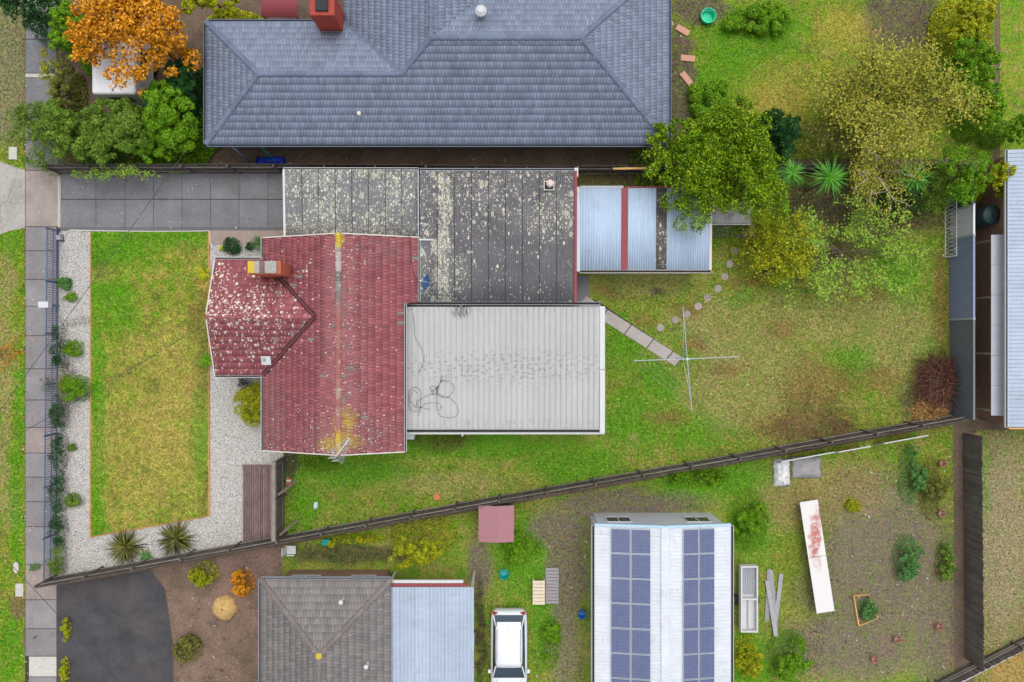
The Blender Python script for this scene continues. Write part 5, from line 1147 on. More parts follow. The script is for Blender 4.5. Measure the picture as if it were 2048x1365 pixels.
for a, b in (((x0,y0-.07),(x1,y0-.07)), ((x1+.07,y0),(x1+.07,yb)), ((x0-.07,y0),(x0-.07,yA)), ((x0,yA+.07),(xw-.1,yA+.07))): gutter(nh, (*a,ze), (*b,ze), .11, .09, M['slate_gutter'])
walls(nh, [(x0+.5,y0+.5), (x1-.5,y0+.5), (x1-.5,yb-.5), (xw+.5,yb-.5), (xw+.5,yA-.5), (x0+.5,yA-.5)], 0, 2.6, M['brick'])
for xx in (-12, -8.5, -4.6, -.5, 3.5, 6): window(nh, (xx, y0+.5, .9), 1.4, 1.1, 'x')
a = P(962,24,4.3); m = MB(); m.lathe(a[0], a[1], [(.13,3.9), (.13,4.3), (.24,4.32), (.26,4.42), (.14,4.55), (0,4.58)], 16); m.build('roof_vent', M['white_metal'], nh)
a = P(720,230,3.3); m = MB(); m.lathe(a[0], a[1], [(.06,3.0), (.06,3.5), (.09,3.5), (.09,3.56), (0,3.58)], 12); m.build('vent_pipe', M['beige_metal'], nh)
a, b = P(620,30,4.6), P(668,-12,4.6); m = MB()
for k in range(52): e = .015 if k > 47 else 0; m.box(a[0]-e, b[0]+e, a[1]-e, b[1]+e, .01+k*.088, .09+k*.088); m.box(a[0]+.01, b[0]-.01, a[1]+.01, b[1]-.01, .089+k*.088, .099+k*.088)
ch = m.build('chimney', m_plain('red_chimney_brick', S(160,70,58), .85, .3, 8, isl=.25), nh); m = MB(); m.box(a[0]+.25, b[0]-.25, a[1]+.15, b[1]-.15, 4.59, 4.7); m.build('flue', M['gutter_dark'], ch)
m = MB(); m.bar((PX(483,1.3),PY(290,2.7),2.6), (PX(484,1.3),PY(300,2.4),.05), .09, .09); m.build('downpipe', M['slate_gutter'], nh)
pr = thing('porch_roof', 'dark red porch roof at the top edge beside the blue roof', 'porch', (*P(555,10)[:2],0)); 
for i in range(3): corrugated('roof_sheet', PX(522,2.3)+i*.56, PX(522,2.3)+(i+1)*.56+.02, PY(-40,2.3), PY(34,2.3), 2.4, 2.25, .09, .01, M['maroon'], pr, 2, .004*(i%2))
for xx in (524, 590):
    m = MB(); m.box(PX(xx,2.2)-.04, PX(xx,2.2)+.04, PY(28,2.2)-.04, PY(28,2.2)+.04, 0, 2.2); m.build('post', M['oldwood'], pr)
t = T('blue_tarp'); M['tarp'] = t.done(t.mix(1.0, S(24,66,190), t.map(t.noise(5,4), .3, .7, .6, 1.25), 'MULTIPLY'), .35)
def lumpy(name, label, cat, px, py, rx, ry, h, mat, seed=1):
    """crumpled cover draped over a low heap"""
    rg = np.random.default_rng(seed); n = 14; k = H/FP; c = P(px, py); V = []; F = []
    for j in range(n+1):
        for i in range(n+1):
            u, v = i/n*2-1, j/n*2-1; d = max(abs(u), abs(v)); V.append((c[0]+u*rx*k+rg.normal(0,.02), c[1]+v*ry*k+rg.normal(0,.02), .02+h*max(0, 1-d**2.5)*(.6+.5*rg.random())))
    for j in range(n):
        for i in range(n): a = j*(n+1)+i; F.append((a, a+1, a+n+2, a+n+1))
    o = (c[0], c[1], 0); ob = link(name, fastmesh(name, np.array(V)-o, F), mat, None, o); md = ob.modifiers.new('solid', 'SOLIDIFY'); md.thickness = .012; return tag(ob, label, cat)
lumpy('tarpaulin', 'crumpled blue tarpaulin on the ground by the brick wall', 'tarpaulin', 542, 323, 30, 8, .35, M['tarp'])
m = MB(); m.bar(P(513,286,1.4), P(548,318,.05), .09, .06); tag(m.build('hose_board', m_plain('teal_paint', S(52,150,140), .5)), 'teal painted plank leaning beside the blue tarpaulin', 'plank')
cv = thing('caravan', 'white boxy caravan under the orange autumn tree', 'caravan', (*P(226,100)[:2],0)); ca, cb = P(182,188,2.3), P(270,12,2.3)
m = MB(); m.box(ca[0], cb[0], ca[1], cb[1], .45, 2.3); bevel(m.build('body', m_plain('caravan_white', S(226,226,228), .35, .06), cv), .14, 4)
m = MB(); m.box(ca[0]+.65, cb[0]-.65, ca[1]+1.7, ca[1]+2.4, 2.301, 2.38); bevel(m.build('roof_hatch', M['beige_metal'], cv), .03); 
m = MB(); m.box(cb[0]+.001, cb[0]+.02, ca[1]+1.2, ca[1]+2.4, 1.2, 1.8); m.build('window', M['glass'], cv)
m = MB(); m.box(ca[0]+.5, cb[0]-.5, ca[1]-.02, ca[1]-.001, 1.2, 1.8); m.build('window', M['glass'], cv)
M['tyre'] = T('tyre_rubber').done(S(36,36,38), .85); M['rim'] = m_plain('alloy', S(176,178,182), .3, .1, metal=.5)
def wheel(root, x, y, r=.32, w=.2):
    m = MB(); m.tube([(x-w/2,y,r), (x+w/2,y,r)], r, 20); wl = m.build('tyre', M['tyre'], root); m = MB(); m.tube([(x-w/2-.006,y,r), (x+w/2+.006,y,r)], r*.62, 16); m.build('rim', M['rim'], wl)
for xx in (ca[0]+.14, cb[0]-.14): wheel(cv, xx, (ca[1]+cb[1])/2, .3)
# north-west garden trees and street-side shrubs
bush('autumn_tree', 'orange gold autumn tree over the white caravan', 290, 66, 98, 'autumn', 5.4, 92, 3.8, 9000, .14, 'tree', None, 90, .34, .1, .25, .7)
bush('autumn_tree', 'smaller golden branch crown left of the caravan', 185, 66, 48, 'autumn', 4.6, 66, 3.4, 2600, .12, 'tree', None, 24, .3, .08, .3, .7)
bush('autumn_tree', 'little golden tree between the caravan garden and the blue roof', 362, 112, 22, 'autumn', 3.2, 30, 2.2, 900, .11, 'tree', None, 18, .25, .06)
for px, py, r, ry_, mt, h_, lb_ in ((160,262,62,58,'mid',3.4,'broad dull green tree beside the footpath hedge'), (255,262,58,56,'mid',3.2,'middle green tree of the row above the driveway'), (345,232,62,60,'bright',3.8,'bright lime green tree against the blue roof end'), (330,295,60,34,'bright',2.6,'lower bright green crown above the driveway slabs'),
        (145,60,34,62,'bright',3.4,'fresh green tree at the upper left, behind the footpath'), (375,170,36,60,'dark',3.4,'dark green shrub between lime tree and blue roof'), (440,14,60,26,'yellowgreen',3.4,'yellow green crown at the top edge over the blue roof corner'), (130,180,20,50,'olive',1.8,'olive shrub left of the caravan tail')):
    bush('garden_tree', lb_, px, py, r, mt, h_, ry_, h_*.62, int(95*(r*ry_)**.75), .095, 'tree', 'trees of the caravan garden', None, None, .08, .4, .55)
bush('overhanging_creeper', 'sparse yellow green foliage hanging over the driveway fence', 222, 348, 100, 'lime', 1.95, 18, 1.6, 1500, .085, 'shrub', None, 60, .16, .02, .1, limbs=10)
bush('street_tree', 'dark green tree over the footpath at the upper left corner', 66, 16, 58, 'dark', 3.6, 44, 2.4, 7000, .09, 'tree', None, 60, .28, .08)
bush('street_shrub', 'yellow green shrub spilling onto the upper footpath', 104, 140, 18, 'yellowgreen', 1.6, 56, .9, 2200, .07, 'shrub', inner=.3)
bush('street_shrub', 'grey green rounded bush covering the footpath before the crossing', 86, 272, 46, 'mid', 2.2, 66, 1.2, 9000, .07, 'shrub', None, 80, .22, .06)
bush('street_shrub', 'bright green shrub right of the dark street tree', 112, 30, 14, 'bright', 2.4, 36, 1.6, 1400, .08, 'shrub')
brush('yellow_branch', 'yellow leafed low branch reaching over the nature strip', 14, 708, 22, 15, 26, M['twig'], .5, (.3,.8), .012, 'branch', .1, 'autumn', 650)
bush('weed_clump', 'pale green weeds at the footpath edge by the fence corner', 70, 1134, 12, 'fern', .25, 7, .1, 260, .06, 'weeds', limbs=2, trunk=.008)
bush('weed_clump', 'pale shrub poking through the picket fence over the footpath', 90, 770, 10, 'olive', .7, 18, .4, 360, .06, 'shrub', limbs=2, trunk=.01)
# north-east yard
def bucket(label, px, py, r, h, mat, cat='bucket', name='bucket'):
    c = P(px, py); b = thing(name, label, cat, (c[0], c[1], 0)); m = MB(); m.lathe(c[0], c[1], [(0,.01), (r*.82,.01), (r,h), (r*1.06,h), (r*1.06,h-.03), (r*.94,h-.02), (r*.78,.04), (0,.04)], 20); m.build('body', mat, b, smooth=False)
    m = MB(); m.tube([(c[0]+r*math.cos(a*math.pi/8), c[1]+r*.35+r*.1*math.sin(a*math.pi/8), h+r*.5*math.sin(a*math.pi/8)) for a in range(9)], .008, 5); m.build('handle', M['galv'], b)
M['teal'] = m_plain('turquoise_plastic', S(30, 204, 160), .4, .1); M['teal2'] = m_plain('teal_plastic', S(10, 160, 150), .4, .1); M['bluep'] = m_plain('blue_plastic', S(40,110,190), .4)
bucket('bright turquoise tub near the corner of the blue roof', 1413, 38, .36, .4, M['teal'], 'tub')
for px, py, an_, lb_ in ((1375,118,.1,'upper loose pinkish paver in the soil strip by the blue roof'), (1372,158,.9,'lower loose pinkish paver in the soil strip, set askew'), (1365,62,.5,'dull broken paver near the turquoise tub')):
    c = P(px, py); m = MB(); m.bar((c[0]-.36*math.cos(an_),c[1]+.36*math.sin(an_),.05), (c[0]+.36*math.cos(an_),c[1]-.36*math.sin(an_),.05), .3, .08); tag(bevel(m.build('loose_paver', m_plain('pink_paver_%d' % px, S(196,150,128), .85, .3)), .01), lb_, 'paver', 'loose pavers by the blue roof')
sparse_tree('yellowing_tree', 'large yellowing spreading tree filling the north eastern yard', 1772, 198, 172, 102, 5.0, 'drygreen', 19000, .12, 'bark', nb=13, tipspread=.36, trunk=.11)
bush('yellowing_bush', 'golden olive bush under the large yellowing tree', 1690, 270, 80, 'olive', 2.8, 56, 1.7, 4500, .09, inner=.25)
for px, py, r, ry_, mt, h_, lb_ in ((1940,40,40,66,'yellowgreen',3.0,'yellow green hedge tree at the upper right'), (1935,140,46,52,'bright',3.2,'bright green tree below the upper right hedge tree'), (1965,220,30,44,'bright',2.6,'narrow green tree by the far right fence'), (2022,255,28,24,'bright',2.6,'green shrub above the pale side roof'), (1985,362,34,30,'yellowgreen',3.0,'green shrub between steel fence and pale roof'), (1555,268,40,50,'dark',3.2,'dark green bush right of the evergreen crowns'), (1520,40,70,30,'bright',.6,'sprawling bright weeds in the north yard'), (1420,205,40,44,'bright',.6,'leafy weeds by the soil strip of the blue roof')):
    bush('yard_tree', lb_, px, py, r, mt, h_, ry_, h_*.6, int(55*(r*ry_)**.75), .09, 'tree' if h_ > 2 else 'weeds', 'greenery of the north east yard')
# ---------------------------------------------------------------- eastern sheds
es = thing('long_shed', 'long pale blue grey metal roof cut by the right edge', 'shed', (*P(2060,580)[:2],0)); a, b = PX(2016,2.7), PX(2150,2.7); n = 14
M['pale_steel'] = m_steelroof('pale_blue_grey_steel', S(168,181,198), (.2, .6, 1))
for i in range(n):   # sheets with ribs across the ridge
    y_a = PY(300,2.7)+(PY(855,2.7)-PY(300,2.7))*i/n; y_b = PY(300,2.7)+(PY(855,2.7)-PY(300,2.7))*(i+1)/n; m = MB(); k = 5
    for j in range(k):
        yy0 = y_a+(y_b-y_a)*j/k; yy1 = y_a+(y_b-y_a)*(j+1)/k; ym = yy0+(yy1-yy0)*.8
        m.face([(a,yy0,2.7),(a,ym,2.7),(b,ym,3.0),(b,yy0,3.0)]); m.face([(a,ym,2.7),(a,(ym+yy1)/2,2.73),(b,(ym+yy1)/2,3.03),(b,ym,3.0)]); m.face([(a,(ym+yy1)/2,2.73),(a,yy1,2.7),(b,yy1,3.0),(b,(ym+yy1)/2,3.03)])
    m.f = [f_[::-1] for f_ in m.f]; m.build('roof_sheet', M['pale_steel'], es)
walls(es, [(a+.4,PY(850,2.7)), (b,PY(850,2.7)), (b,PY(305,2.7)), (a+.4,PY(305,2.7))], 0, 2.6, M['brick'])
gutter(es, (a-.07,PY(300,2.7),2.72), (a-.07,PY(855,2.7),2.72), .14, .1)
m = MB(); m.bar((a,PY(857,2.7),2.7), (b,PY(857,2.7),3.0), .06, .14); m.build('barge_board', M['newwood'], es)
vr = thing('verandah', 'narrow grey white verandah roof in front of the long pale shed', 'verandah', (*P(1998,650)[:2],0)); a, b = PX(1984,2.1), PX(2010,2.1)
for i in range(6):
    y_a = PY(470,2.1)+(PY(832,2.1)-PY(470,2.1))*i/6; y_b = PY(470,2.1)+(PY(832,2.1)-PY(470,2.1))*(i+1)/6; m = MB(); m.hexa([(a,y_b+.01,2.02),(b,y_b+.01,2.22),(b,y_a,2.22),(a,y_a,2.02)], [(a,y_b+.01,2.05),(b,y_b+.01,2.25),(b,y_a,2.25),(a,y_a,2.05)]); m.build('roof_sheet', m_plain('verandah_white', S(186,188,196), .5, .2, 2, 0) if i == 0 else bpy.data.materials['verandah_white'], vr)
for i in range(4):
    yy = PY(480,2.1)+(PY(822,2.1)-PY(480,2.1))*i/3; m = MB(); m.box(a+.05, a+.13, yy-.04, yy+.04, 0, 2.02); m.build('post', M['oldwood'], vr)
tk = thing('water_tank', 'round dark green water tank beyond the steel fence', 'tank', (*P(1978,430)[:2],0)); c = P(1985,430,1.6); m = MB(); m.lathe(c[0], c[1], [(.46,0)]+[(.46+.012*(i%2), .1+i*.1) for i in range(15)]+[(.44,1.6), (.2,1.72), (0,1.75)], 24); m.build('tank', m_plain('tank_green', S(44,66,66), .5, .15), tk); m = MB(); m.cyl(c[0], c[1], 1.74, 1.8, .14, .14, 14); m.build('lid', M['gutter_dark'], tk)
paling_fence('dark_fence', 'dark timber fence between vegetable garden and dry eastern grass', [P(1926,868)[:2], P(1930,1316)[:2]], 1.5, group=None)
paling_fence('low_fence', 'low grey timber fence slanting across the lower right corner', [P(1870,1362)[:2], P(2100,1246)[:2]], .9)
# ---------------------------------------------------------------- neighbours to the south
sh = thing('brown_roof_house', 'house with a grey brown hipped tile roof at the bottom edge', 'house', (-8.6,-15,0)); X0, Y0, hw = -11.6, -11.04, 3.0; yend = -20.
ap = V3(X0+hw, Y0-hw, ze+q_*hw); a0, a1, e0, e1 = V3(X0,Y0,ze), V3(X0+2*hw,Y0,ze), V3(X0,yend,ze), V3(X0+2*hw,yend,ze); ae = V3(X0+hw,yend,ap.z)
tiled_roof(sh, [([a0,ap,a1], a0, a1, (0,-1,q_)), ([e0,a0,ap,ae], e0, a0, (1,0,q_)), ([a1,e1,ae,ap], e1, a1, (-1,0,q_))], M['brown_tile'], 0)
for p, q in ((a0,ap), (a1,ap), (ap,ae)): cap_line(sh, tuple(p+V3(0,0,.03)), tuple(q+V3(0,0,.03)), M['brown_cap'], .42, .25)
for p, q in (((X0,Y0+.07),(X0+2*hw,Y0+.07)), ((X0-.07,Y0),(X0-.07,yend))): gutter(sh, (*p,ze), (*q,ze), .11, .09, M['gutter_grey'])
walls(sh, [(X0+.45,yend+.1), (X0+2*hw-.45,yend+.1), (X0+2*hw-.45,Y0-.45), (X0+.45,Y0-.45)], 0, 2.6, M['brick']); window(sh, (X0+1.6,Y0-.45,.9), 1.4, 1.1, 'x'); window(sh, (X0+4.4,Y0-.45,.9), 1.2, 1.1, 'x')
m = MB(); m.lathe(ap.x, ap.y, [(.14,ap.z), (.16,ap.z+.06), (.1,ap.z+.12), (0,ap.z+.13)], 12); m.build('finial', m_plain('mossy_finial', S(190,170,70), .8), sh)
for px, py in ((735,1328),(685,1200)):
    c = P(px, py, 3.2); m = MB(); m.lathe(c[0], c[1], [(.07,2.8), (.07,3.5), (.1,3.5), (.1,3.56), (0,3.58)], 12); m.build('vent_pipe', M['white_metal'], sh)
cp = thing('pale_carport', 'pale blue steel carport roof beside the white car', 'carport', (*P(860,1280)[:2],0)); a, b = PX(770,2.5), PX(948,2.5); yT, yBt = PY(1174,2.5), PY(1460,2.5); n = 6
for i in range(n):
    xa = a+(b-a)*i/n; xb = a+(b-a)*(i+1)/n-.006; m = MB(); k = 4
    for j in range(k):
        u0 = xa+(xb-xa)*j/k; u1 = xa+(xb-xa)*(j+1)/k; pr = [(u0,0), (u0+.015,.02), (u0+.035,.02), (u0+.05,0), (u1,0)]
        for (s0, h0), (s1, h1) in zip(pr, pr[1:]): m.face([(s0,yBt,2.42+h0),(s1,yBt,2.42+h1),(s1,yT,2.55+h1),(s0,yT,2.55+h0)])
    m.build('roof_sheet', M['pale_steel'], cp)
m = MB(); m.bar((a,yT+.09,2.5), (b-.3,yT+.09,2.5), .14, .12); m.build('fascia', M['maroon'], cp); m = MB(); m.bar((a,yT+.24,2.46), (b-.5,yT+.24,2.46), .14, .1); m.build('front_gutter', M['white_metal'], cp)
gutter(cp, (a-.1,yT,2.56), (a-.1,yBt,2.44), .16, .12, M['slate_gutter'])
for xx in (a+.1, b-.1):
    for yy in (yT-.1, yT-3.2): m = MB(); m.box(xx-.05, xx+.05, yy-.05, yy+.05, 0, 2.38); m.build('post', M['white_metal'], cp)
# white car, nose towards the bottom edge
car = thing('white_car', 'white hatchback parked between the pale carport and the solar roof', 'car', (*P(1018,1295)[:2],0)); cx, cyr = P(1018,1205)[0], P(1018,1210)[1]
M['carpaint'] = T('white_car_paint').done(S(224,228,232), .22, spec=.5); M['carglass'] = T('car_glass').done(S(58,76,88), .06, spec=.7)
def loft(m, secs):
    b = len(m.v); k = len(secs[0])
    for s_ in secs: m.v += s_
    for i in range(len(secs)-1):
        for j in range(k): m.f.append([b+i*k+j, b+i*k+(j+1)%k, b+(i+1)*k+(j+1)%k, b+(i+1)*k+j]); m.mi.append(0)
    m.f.append([b+j for j in range(k)][::-1]); m.f.append([b+(len(secs)-1)*k+j for j in range(k)]); m.mi += [0, 0]
def sec(y, w, z0, z1, cr): 
    return [(cx+sx*w*a, y, z0+(z1-z0)*bz) for sx, a, bz in ((1,.9,0), (1,1,.25), (1,1,.62), (1,.96,.86), (1,.80,1.0-cr*.2), (1,.4,1.0), (-1,.4,1.0), (-1,.80,1.0-cr*.2), (-1,.96,.86), (-1,1,.62), (-1,1,.25), (-1,.9,0))]
st = [(0,.62,.40,.80), (.06,.80,.28,.92), (.3,.88,.24,.98), (.9,.90,.22,1.0), (2.2,.90,.22,1.0), (3.0,.90,.22,.99), (3.4,.89,.22,.95), (4.0,.86,.24,.86), (4.25,.78,.28,.74), (4.36,.60,.36,.62)]
m = MB(); loft(m, [sec(cyr-s_, w, z0, z1, .3) for s_, w, z0, z1 in st]); bo = m.build('body', M['carpaint'], car, smooth=True)
gb = [(.12,.74), (3.25,.78)]; tp_ = [(.62,.60), (2.45,.62)]
def ring(y, w, z): return (cx-w, cyr-y, z), (cx+w, cyr-y, z)
B = [*ring(.14,.76,.985), *ring(3.2,.80,.97)]; Tt = [*ring(.62,.60,1.46), *ring(2.42,.63,1.45)]
for nm, q in (('rear_window', (B[1],B[0],Tt[0],Tt[1])), ('windscreen', (B[2],B[3],Tt[3],Tt[2])), ('side_window', (B[0],B[2],Tt[2],Tt[0])), ('side_window', (B[3],B[1],Tt[1],Tt[3]))):
    m = MB(); m.face(q); ob = m.build(nm, M['carglass'], car); md = ob.modifiers.new('solid', 'SOLIDIFY'); md.thickness = .02; md.offset = -1
m = MB(); loft(m, [[(cx+u*w, cyr-y, z-h) for u, h in ((-1,.05), (-.9,.0), (-.4,-.03), (.4,-.03), (.9,0), (1,.05), (.9,.06), (-.9,.06))] for y, w, z in ((.40,.60,1.44), (.6,.66,1.49), (1.4,.67,1.52), (2.2,.66,1.50), (2.48,.62,1.45))]); m.build('roof', M['carpaint'], car, smooth=True)
for p, q in ((B[0],Tt[0]), (B[1],Tt[1]), (B[2],Tt[2]), (B[3],Tt[3])): m = MB(); m.tube([p, q], .035, 6); m.build('pillar', M['carpaint'], car)
for sx in (-1, 1):
    m = MB(); m.box(cx+sx*.88, cx+sx*1.02, cyr-2.95, cyr-2.78, .92, 1.06); bevel(m.build('mirror', M['carpaint'], car), .03)
    m = MB(); m.box(cx+sx*.55, cx+sx*.79, cyr-.045, cyr-.16, .70, .90); m.build('tail_light', m_plain('tail_red_%d' % sx, S(170,30,30), .2, 0), car)
    m = MB(); m.box(cx+sx*.5, cx+sx*.76, cyr-4.16, cyr-4.3, .62, .73); m.build('headlight', M['rim'], car)
    for yy in (.78, 3.5): wheel(car, cx+sx*.80, cyr-yy, .31, .2)
for sx in (-1, 1):
    m = MB(); m.tube([(cx+sx*.56,cyr-.62,1.53), (cx+sx*.57,cyr-.7,1.57), (cx+sx*.57,cyr-2.1,1.56), (cx+sx*.56,cyr-2.2,1.52)], .016, 6); m.build('roof_rail', M['gutter_grey'], car)
    m = MB(); m.tube([(cx+sx*.34-.2,cyr-3.16,1.0), (cx+sx*.34+.28,cyr-2.98,1.09)], .010, 5); m.build('wiper', M['tyre'], car)
    m = MB(); m.bar((cx+sx*.60,cyr-3.26,.985), (cx+sx*.55,cyr-4.12,.86), .010, .012); m.build('bonnet_gap', M['tyre'], car)
m = MB(); m.box(cx-.58, cx+.58, cyr-.30, cyr-.42, 1.42, 1.46); bevel(m.build('spoiler', M['carpaint'], car), .015)
m = MB(); m.tube([(cx,cyr-.75,1.53), (cx,cyr-.5,1.72)], .006, 5); m.build('aerial', M['tyre'], car)
m = MB(); m.box(cx-.19, cx+.19, cyr+.001, cyr+.012, .55, .67); m.build('number_plate', M['beige_metal'], car)
# solar roof
so_ = thing('solar_workshop', 'white gabled building carrying long rows of solar panels', 'building', (*P(1325,1300)[:2],0)); xl, xr2, xm = PX(1190,2.7), PX(1461,2.7), PX(1330,3.1); zl, zm = 2.7, 3.1; yT, yBt = PY(1052,2.7), PY(1500,2.7)
M['white_steel2'] = m_steelroof('white_roof_steel', S(206,211,218), (.08, 1, 1), .02)
for sgn, xa, xb in ((0, xl, xm), (1, xr2, xm)):
    n = 15
    for i in range(n):
        y_a = yT+(yBt-yT)*i/n; y_b = yT+(yBt-yT)*(i+1)/n; m = MB(); k = 4
        for j in range(k):
            v0 = y_a+(y_b-y_a)*j/k; v1 = y_a+(y_b-y_a)*(j+1)/k; pr = [(v0,0), (v0-.02,.022), (v0-.04,.022), (v0-.06,0), (v1,0)]
            for (s0, h0), (s1, h1) in zip(pr, pr[1:]): m.face([(xa,s0,zl+h0),(xa,s1,zl+h1),(xb,s1,zm+h1),(xb,s0,zm+h0)])
        m.build('roof_sheet', M['white_steel2'], so_)
m = MB(); m.bar((xm,yT+.02,zm+.04), (xm,yBt,zm+.04), .36, .02); m.build('ridge_capping', M['white_steel2'], so_)
walls(so_, [(xl+.15,yBt), (xr2-.1,yBt), (xr2-.1,yT-.1), (xl+.15,yT-.1)], 0, 2.62, M['white_steel2'])
gutter(so_, (xl-.08,yT,2.7), (xl-.08,yBt,2.7), .15, .11); gutter(so_, (xr2+.08,yT,2.7), (xr2+.08,yBt,2.7), .15, .11)
M['gutter_sky'] = m_plain('pale_blue_trim', S(168,200,220), .4, .1)
for xa, xb in ((xl,xm), (xr2,xm)): m = MB(); m.bar((xa,yT+.06,zl-.02), (xb,yT+.06,zm-.02), .1, .12); m.build('barge_capping', M['gutter_sky'], so_)
for xx in (PX(1240,2), PX(1400,2)): window(so_, (xx, yT-.1, .9), 1.2, 1.0, 'x')
t = T('solar_cells'); bb = t.nd('ShaderNodeTexBrick'); bb.offset = 0; t.set(bb.inputs['Vector'], t.pos); bb.inputs['Scale'].default_value = 1; bb.inputs['Brick Width'].default_value = .158; bb.inputs['Row Height'].default_value = .158; bb.inputs['Mortar Size'].default_value = .004
bb.inputs['Color1'].default_value = S(84,94,126); bb.inputs['Color2'].default_value = S(92,101,134); bb.inputs['Mortar'].default_value = S(120,126,156); M['cells'] = t.done(bb.outputs[0], .18, spec=.5)
for sl, cols in ((0, ((1222,1260.5), (1261.5,1300))), (1, ((1365,1397), (1398,1430)))):
    for ca_, cb_ in cols:
        for r in range(8):
            ya_, yb_ = 1058+r*50, 1058+(r+1)*50-1; zf = lambda x: (zl+(zm-zl)*(x-xl)/(xm-xl) if sl == 0 else zl+(zm-zl)*(xr2-x)/(xr2-xm))
            xa, xb = PX(ca_,2.95), PX(cb_,2.95); Ya, Yb = PY(ya_,2.95), PY(yb_,2.95); za, zb = zf(xa)+.09, zf(xb)+.09; m = MB()
            m.hexa([(xa,Yb,za-.03),(xb,Yb,zb-.03),(xb,Ya,zb-.03),(xa,Ya,za-.03)], [(xa,Yb,za),(xb,Yb,zb),(xb,Ya,zb),(xa,Ya,za)]); sp_ = m.build('solar_panel', M['galv'], so_); m = MB(); e = .025
            m.face([(xa+e,Yb+e,za+.004+(zb-za)*.03),(xb-e,Yb+e,zb+.004-(zb-za)*.03),(xb-e,Ya-e,zb+.004-(zb-za)*.03),(xa+e,Ya-e,za+.004+(zb-za)*.03)]); m.build('cells', M['cells'], sp_)
# small things south of the fence
cu = thing('cubby_house', 'little cubby house with a dusty maroon roof by the fence', 'cubby house', (*P(990,1045)[:2],0)); a, b, yA_, yB_ = PX(957,1.7), PX(1028,1.7), PY(1012,1.7), PY(1085,1.7); xm_ = (a+b)/2
M['dusty'] = m_plain('dusty_maroon', S(158,112,118), .7, .15, 4)
for s0, s1 in ((a,xm_-.002), (b,xm_+.002)):
    for k in range(4):
        f0, f1 = k/4, (k+1)/4; m = MB(); u0, u1 = s0+(s1-s0)*f0, s0+(s1-s0)*f1; z0_, z1_ = 1.6+.18*f0, 1.6+.18*f1
        lo_, hi_ = (u0, u1) if u0 < u1 else (u1, u0); zz = (z0_, z1_) if u0 < u1 else (z1_, z0_)
        m.hexa([(lo_,yB_,zz[0]),(hi_,yB_,zz[1]),(hi_,yA_,zz[1]),(lo_,yA_,zz[0])], [(lo_,yB_,zz[0]+.03),(hi_,yB_,zz[1]+.03),(hi_,yA_,zz[1]+.03),(lo_,yA_,zz[0]+.03)]); m.build('roof_board', M['dusty'], cu)
walls(cu, [(a+.2,yB_+.2), (b-.2,yB_+.2), (b-.2,yA_-.2), (a+.2,yA_-.2)], 0, 1.55, M['oldwood'])
bucket('teal bucket on the grass above the white car', 1008, 1145, .24, .35, M['teal2']); bucket('blue bucket beside the left wall of the solar roof', 1163, 1225, .2, .35, M['bluep'])
def crate(name, label, cat, px, py, rx, ry, h, mat, slats=True, rz=0):
    c = P(px, py); k = H/FP; root = thing(name, label, cat, (c[0], c[1], 0)); n = max(2, int(ry*2*k/.16)); rx *= k; ry *= k
    for i in range(n): y_ = c[1]-ry+2*ry*(i+.5)/n; m = MB(); m.box(c[0]-rx, c[0]+rx, y_-ry/n*.88, y_+ry/n*.88, h-.025, h); m.build('slat', mat, root)
    for sx in (-.9, .9): m = MB(); m.box(c[0]+sx*rx-.03, c[0]+sx*rx+.03, c[1]-ry, c[1]+ry, .01, h-.026); m.build('side', mat, root)
crate('garden_bench', 'pale beige slatted bench near the white car', 'bench', 1077, 1180, 12, 24, .42, m_plain('beige_paint', S(216,200,178), .6))
crate('pallet', 'pale grey timber pallet beside the beige bench', 'pallet', 1104, 1170, 13, 36, .15, m_plain('pallet_grey', S(150,146,146), .85, .3))
tr = thing('trailer', 'white framed trailer beside the solar roof', 'trailer', (*P(1497,1195)[:2],0)); c = P(1497,1197,.7); hw_, hl = .42, 1.62
m = MB(); m.box(c[0]-hw_, c[0]+hw_, c[1]-hl, c[1]+hl, .5, .55); m.build('floor', m_plain('trailer_floor', S(198,198,200), .5, .2), tr)
for a_ in ((-hw_,-hw_+.07,-hl,hl), (hw_-.07,hw_,-hl,hl), (-hw_+.071,hw_-.071,-hl,-hl+.07), (-hw_+.071,hw_-.071,hl-.07,hl), (-hw_+.071,hw_-.071,-.04,.04)): m = MB(); m.box(c[0]+a_[0], c[0]+a_[1], c[1]+a_[2], c[1]+a_[3], .551, .85); m.build('rail', M['white_metal'], tr)
for k in range(7): m = MB(); x_ = c[0]-.27+k*.085; m.box(x_, x_+.05, c[1]+.15, c[1]+hl-.2, .551, .60); m.build('slat', M['gutter_grey'], tr)
m = MB(); m.box(c[0]-.025, c[0]+.025, c[1]-hl+.1, c[1]-.15, .551, .62); m.build('centre_bar', M['gutter_grey'], tr)
for sx in (-1, 1): wheel(tr, c[0]+sx*(hw_+.1), c[1]-.2, .26, .14)
for k, (px, py, an_, ln, lb_) in enumerate(((1535,1190,.05,2.6,'long grey plank of the timber pile nearest the white trailer'), (1546,1200,-.08,3.0,'middle grey plank of the timber pile'), (1556,1195,.12,2.4,'right hand plank of the grey timber pile'), (1541,1215,-.16,2.8,'skewed plank on top of the grey timber pile'))):
    c = P(px, py); m = MB(); z_ = .05+.001*k+(.07 if k == 3 else 0); m.bar((c[0]-math.sin(an_)*ln/2,c[1]-math.cos(an_)*ln/2,z_), (c[0]+math.sin(an_)*ln/2,c[1]+math.cos(an_)*ln/2,z_), .2, .06); tag(m.build('plank', m_plain('grey_plank_%d' % k, S(142+6*k,142+6*k,146+6*k), .85, .35, 5)), lb_, 'plank', 'grey timber pile')
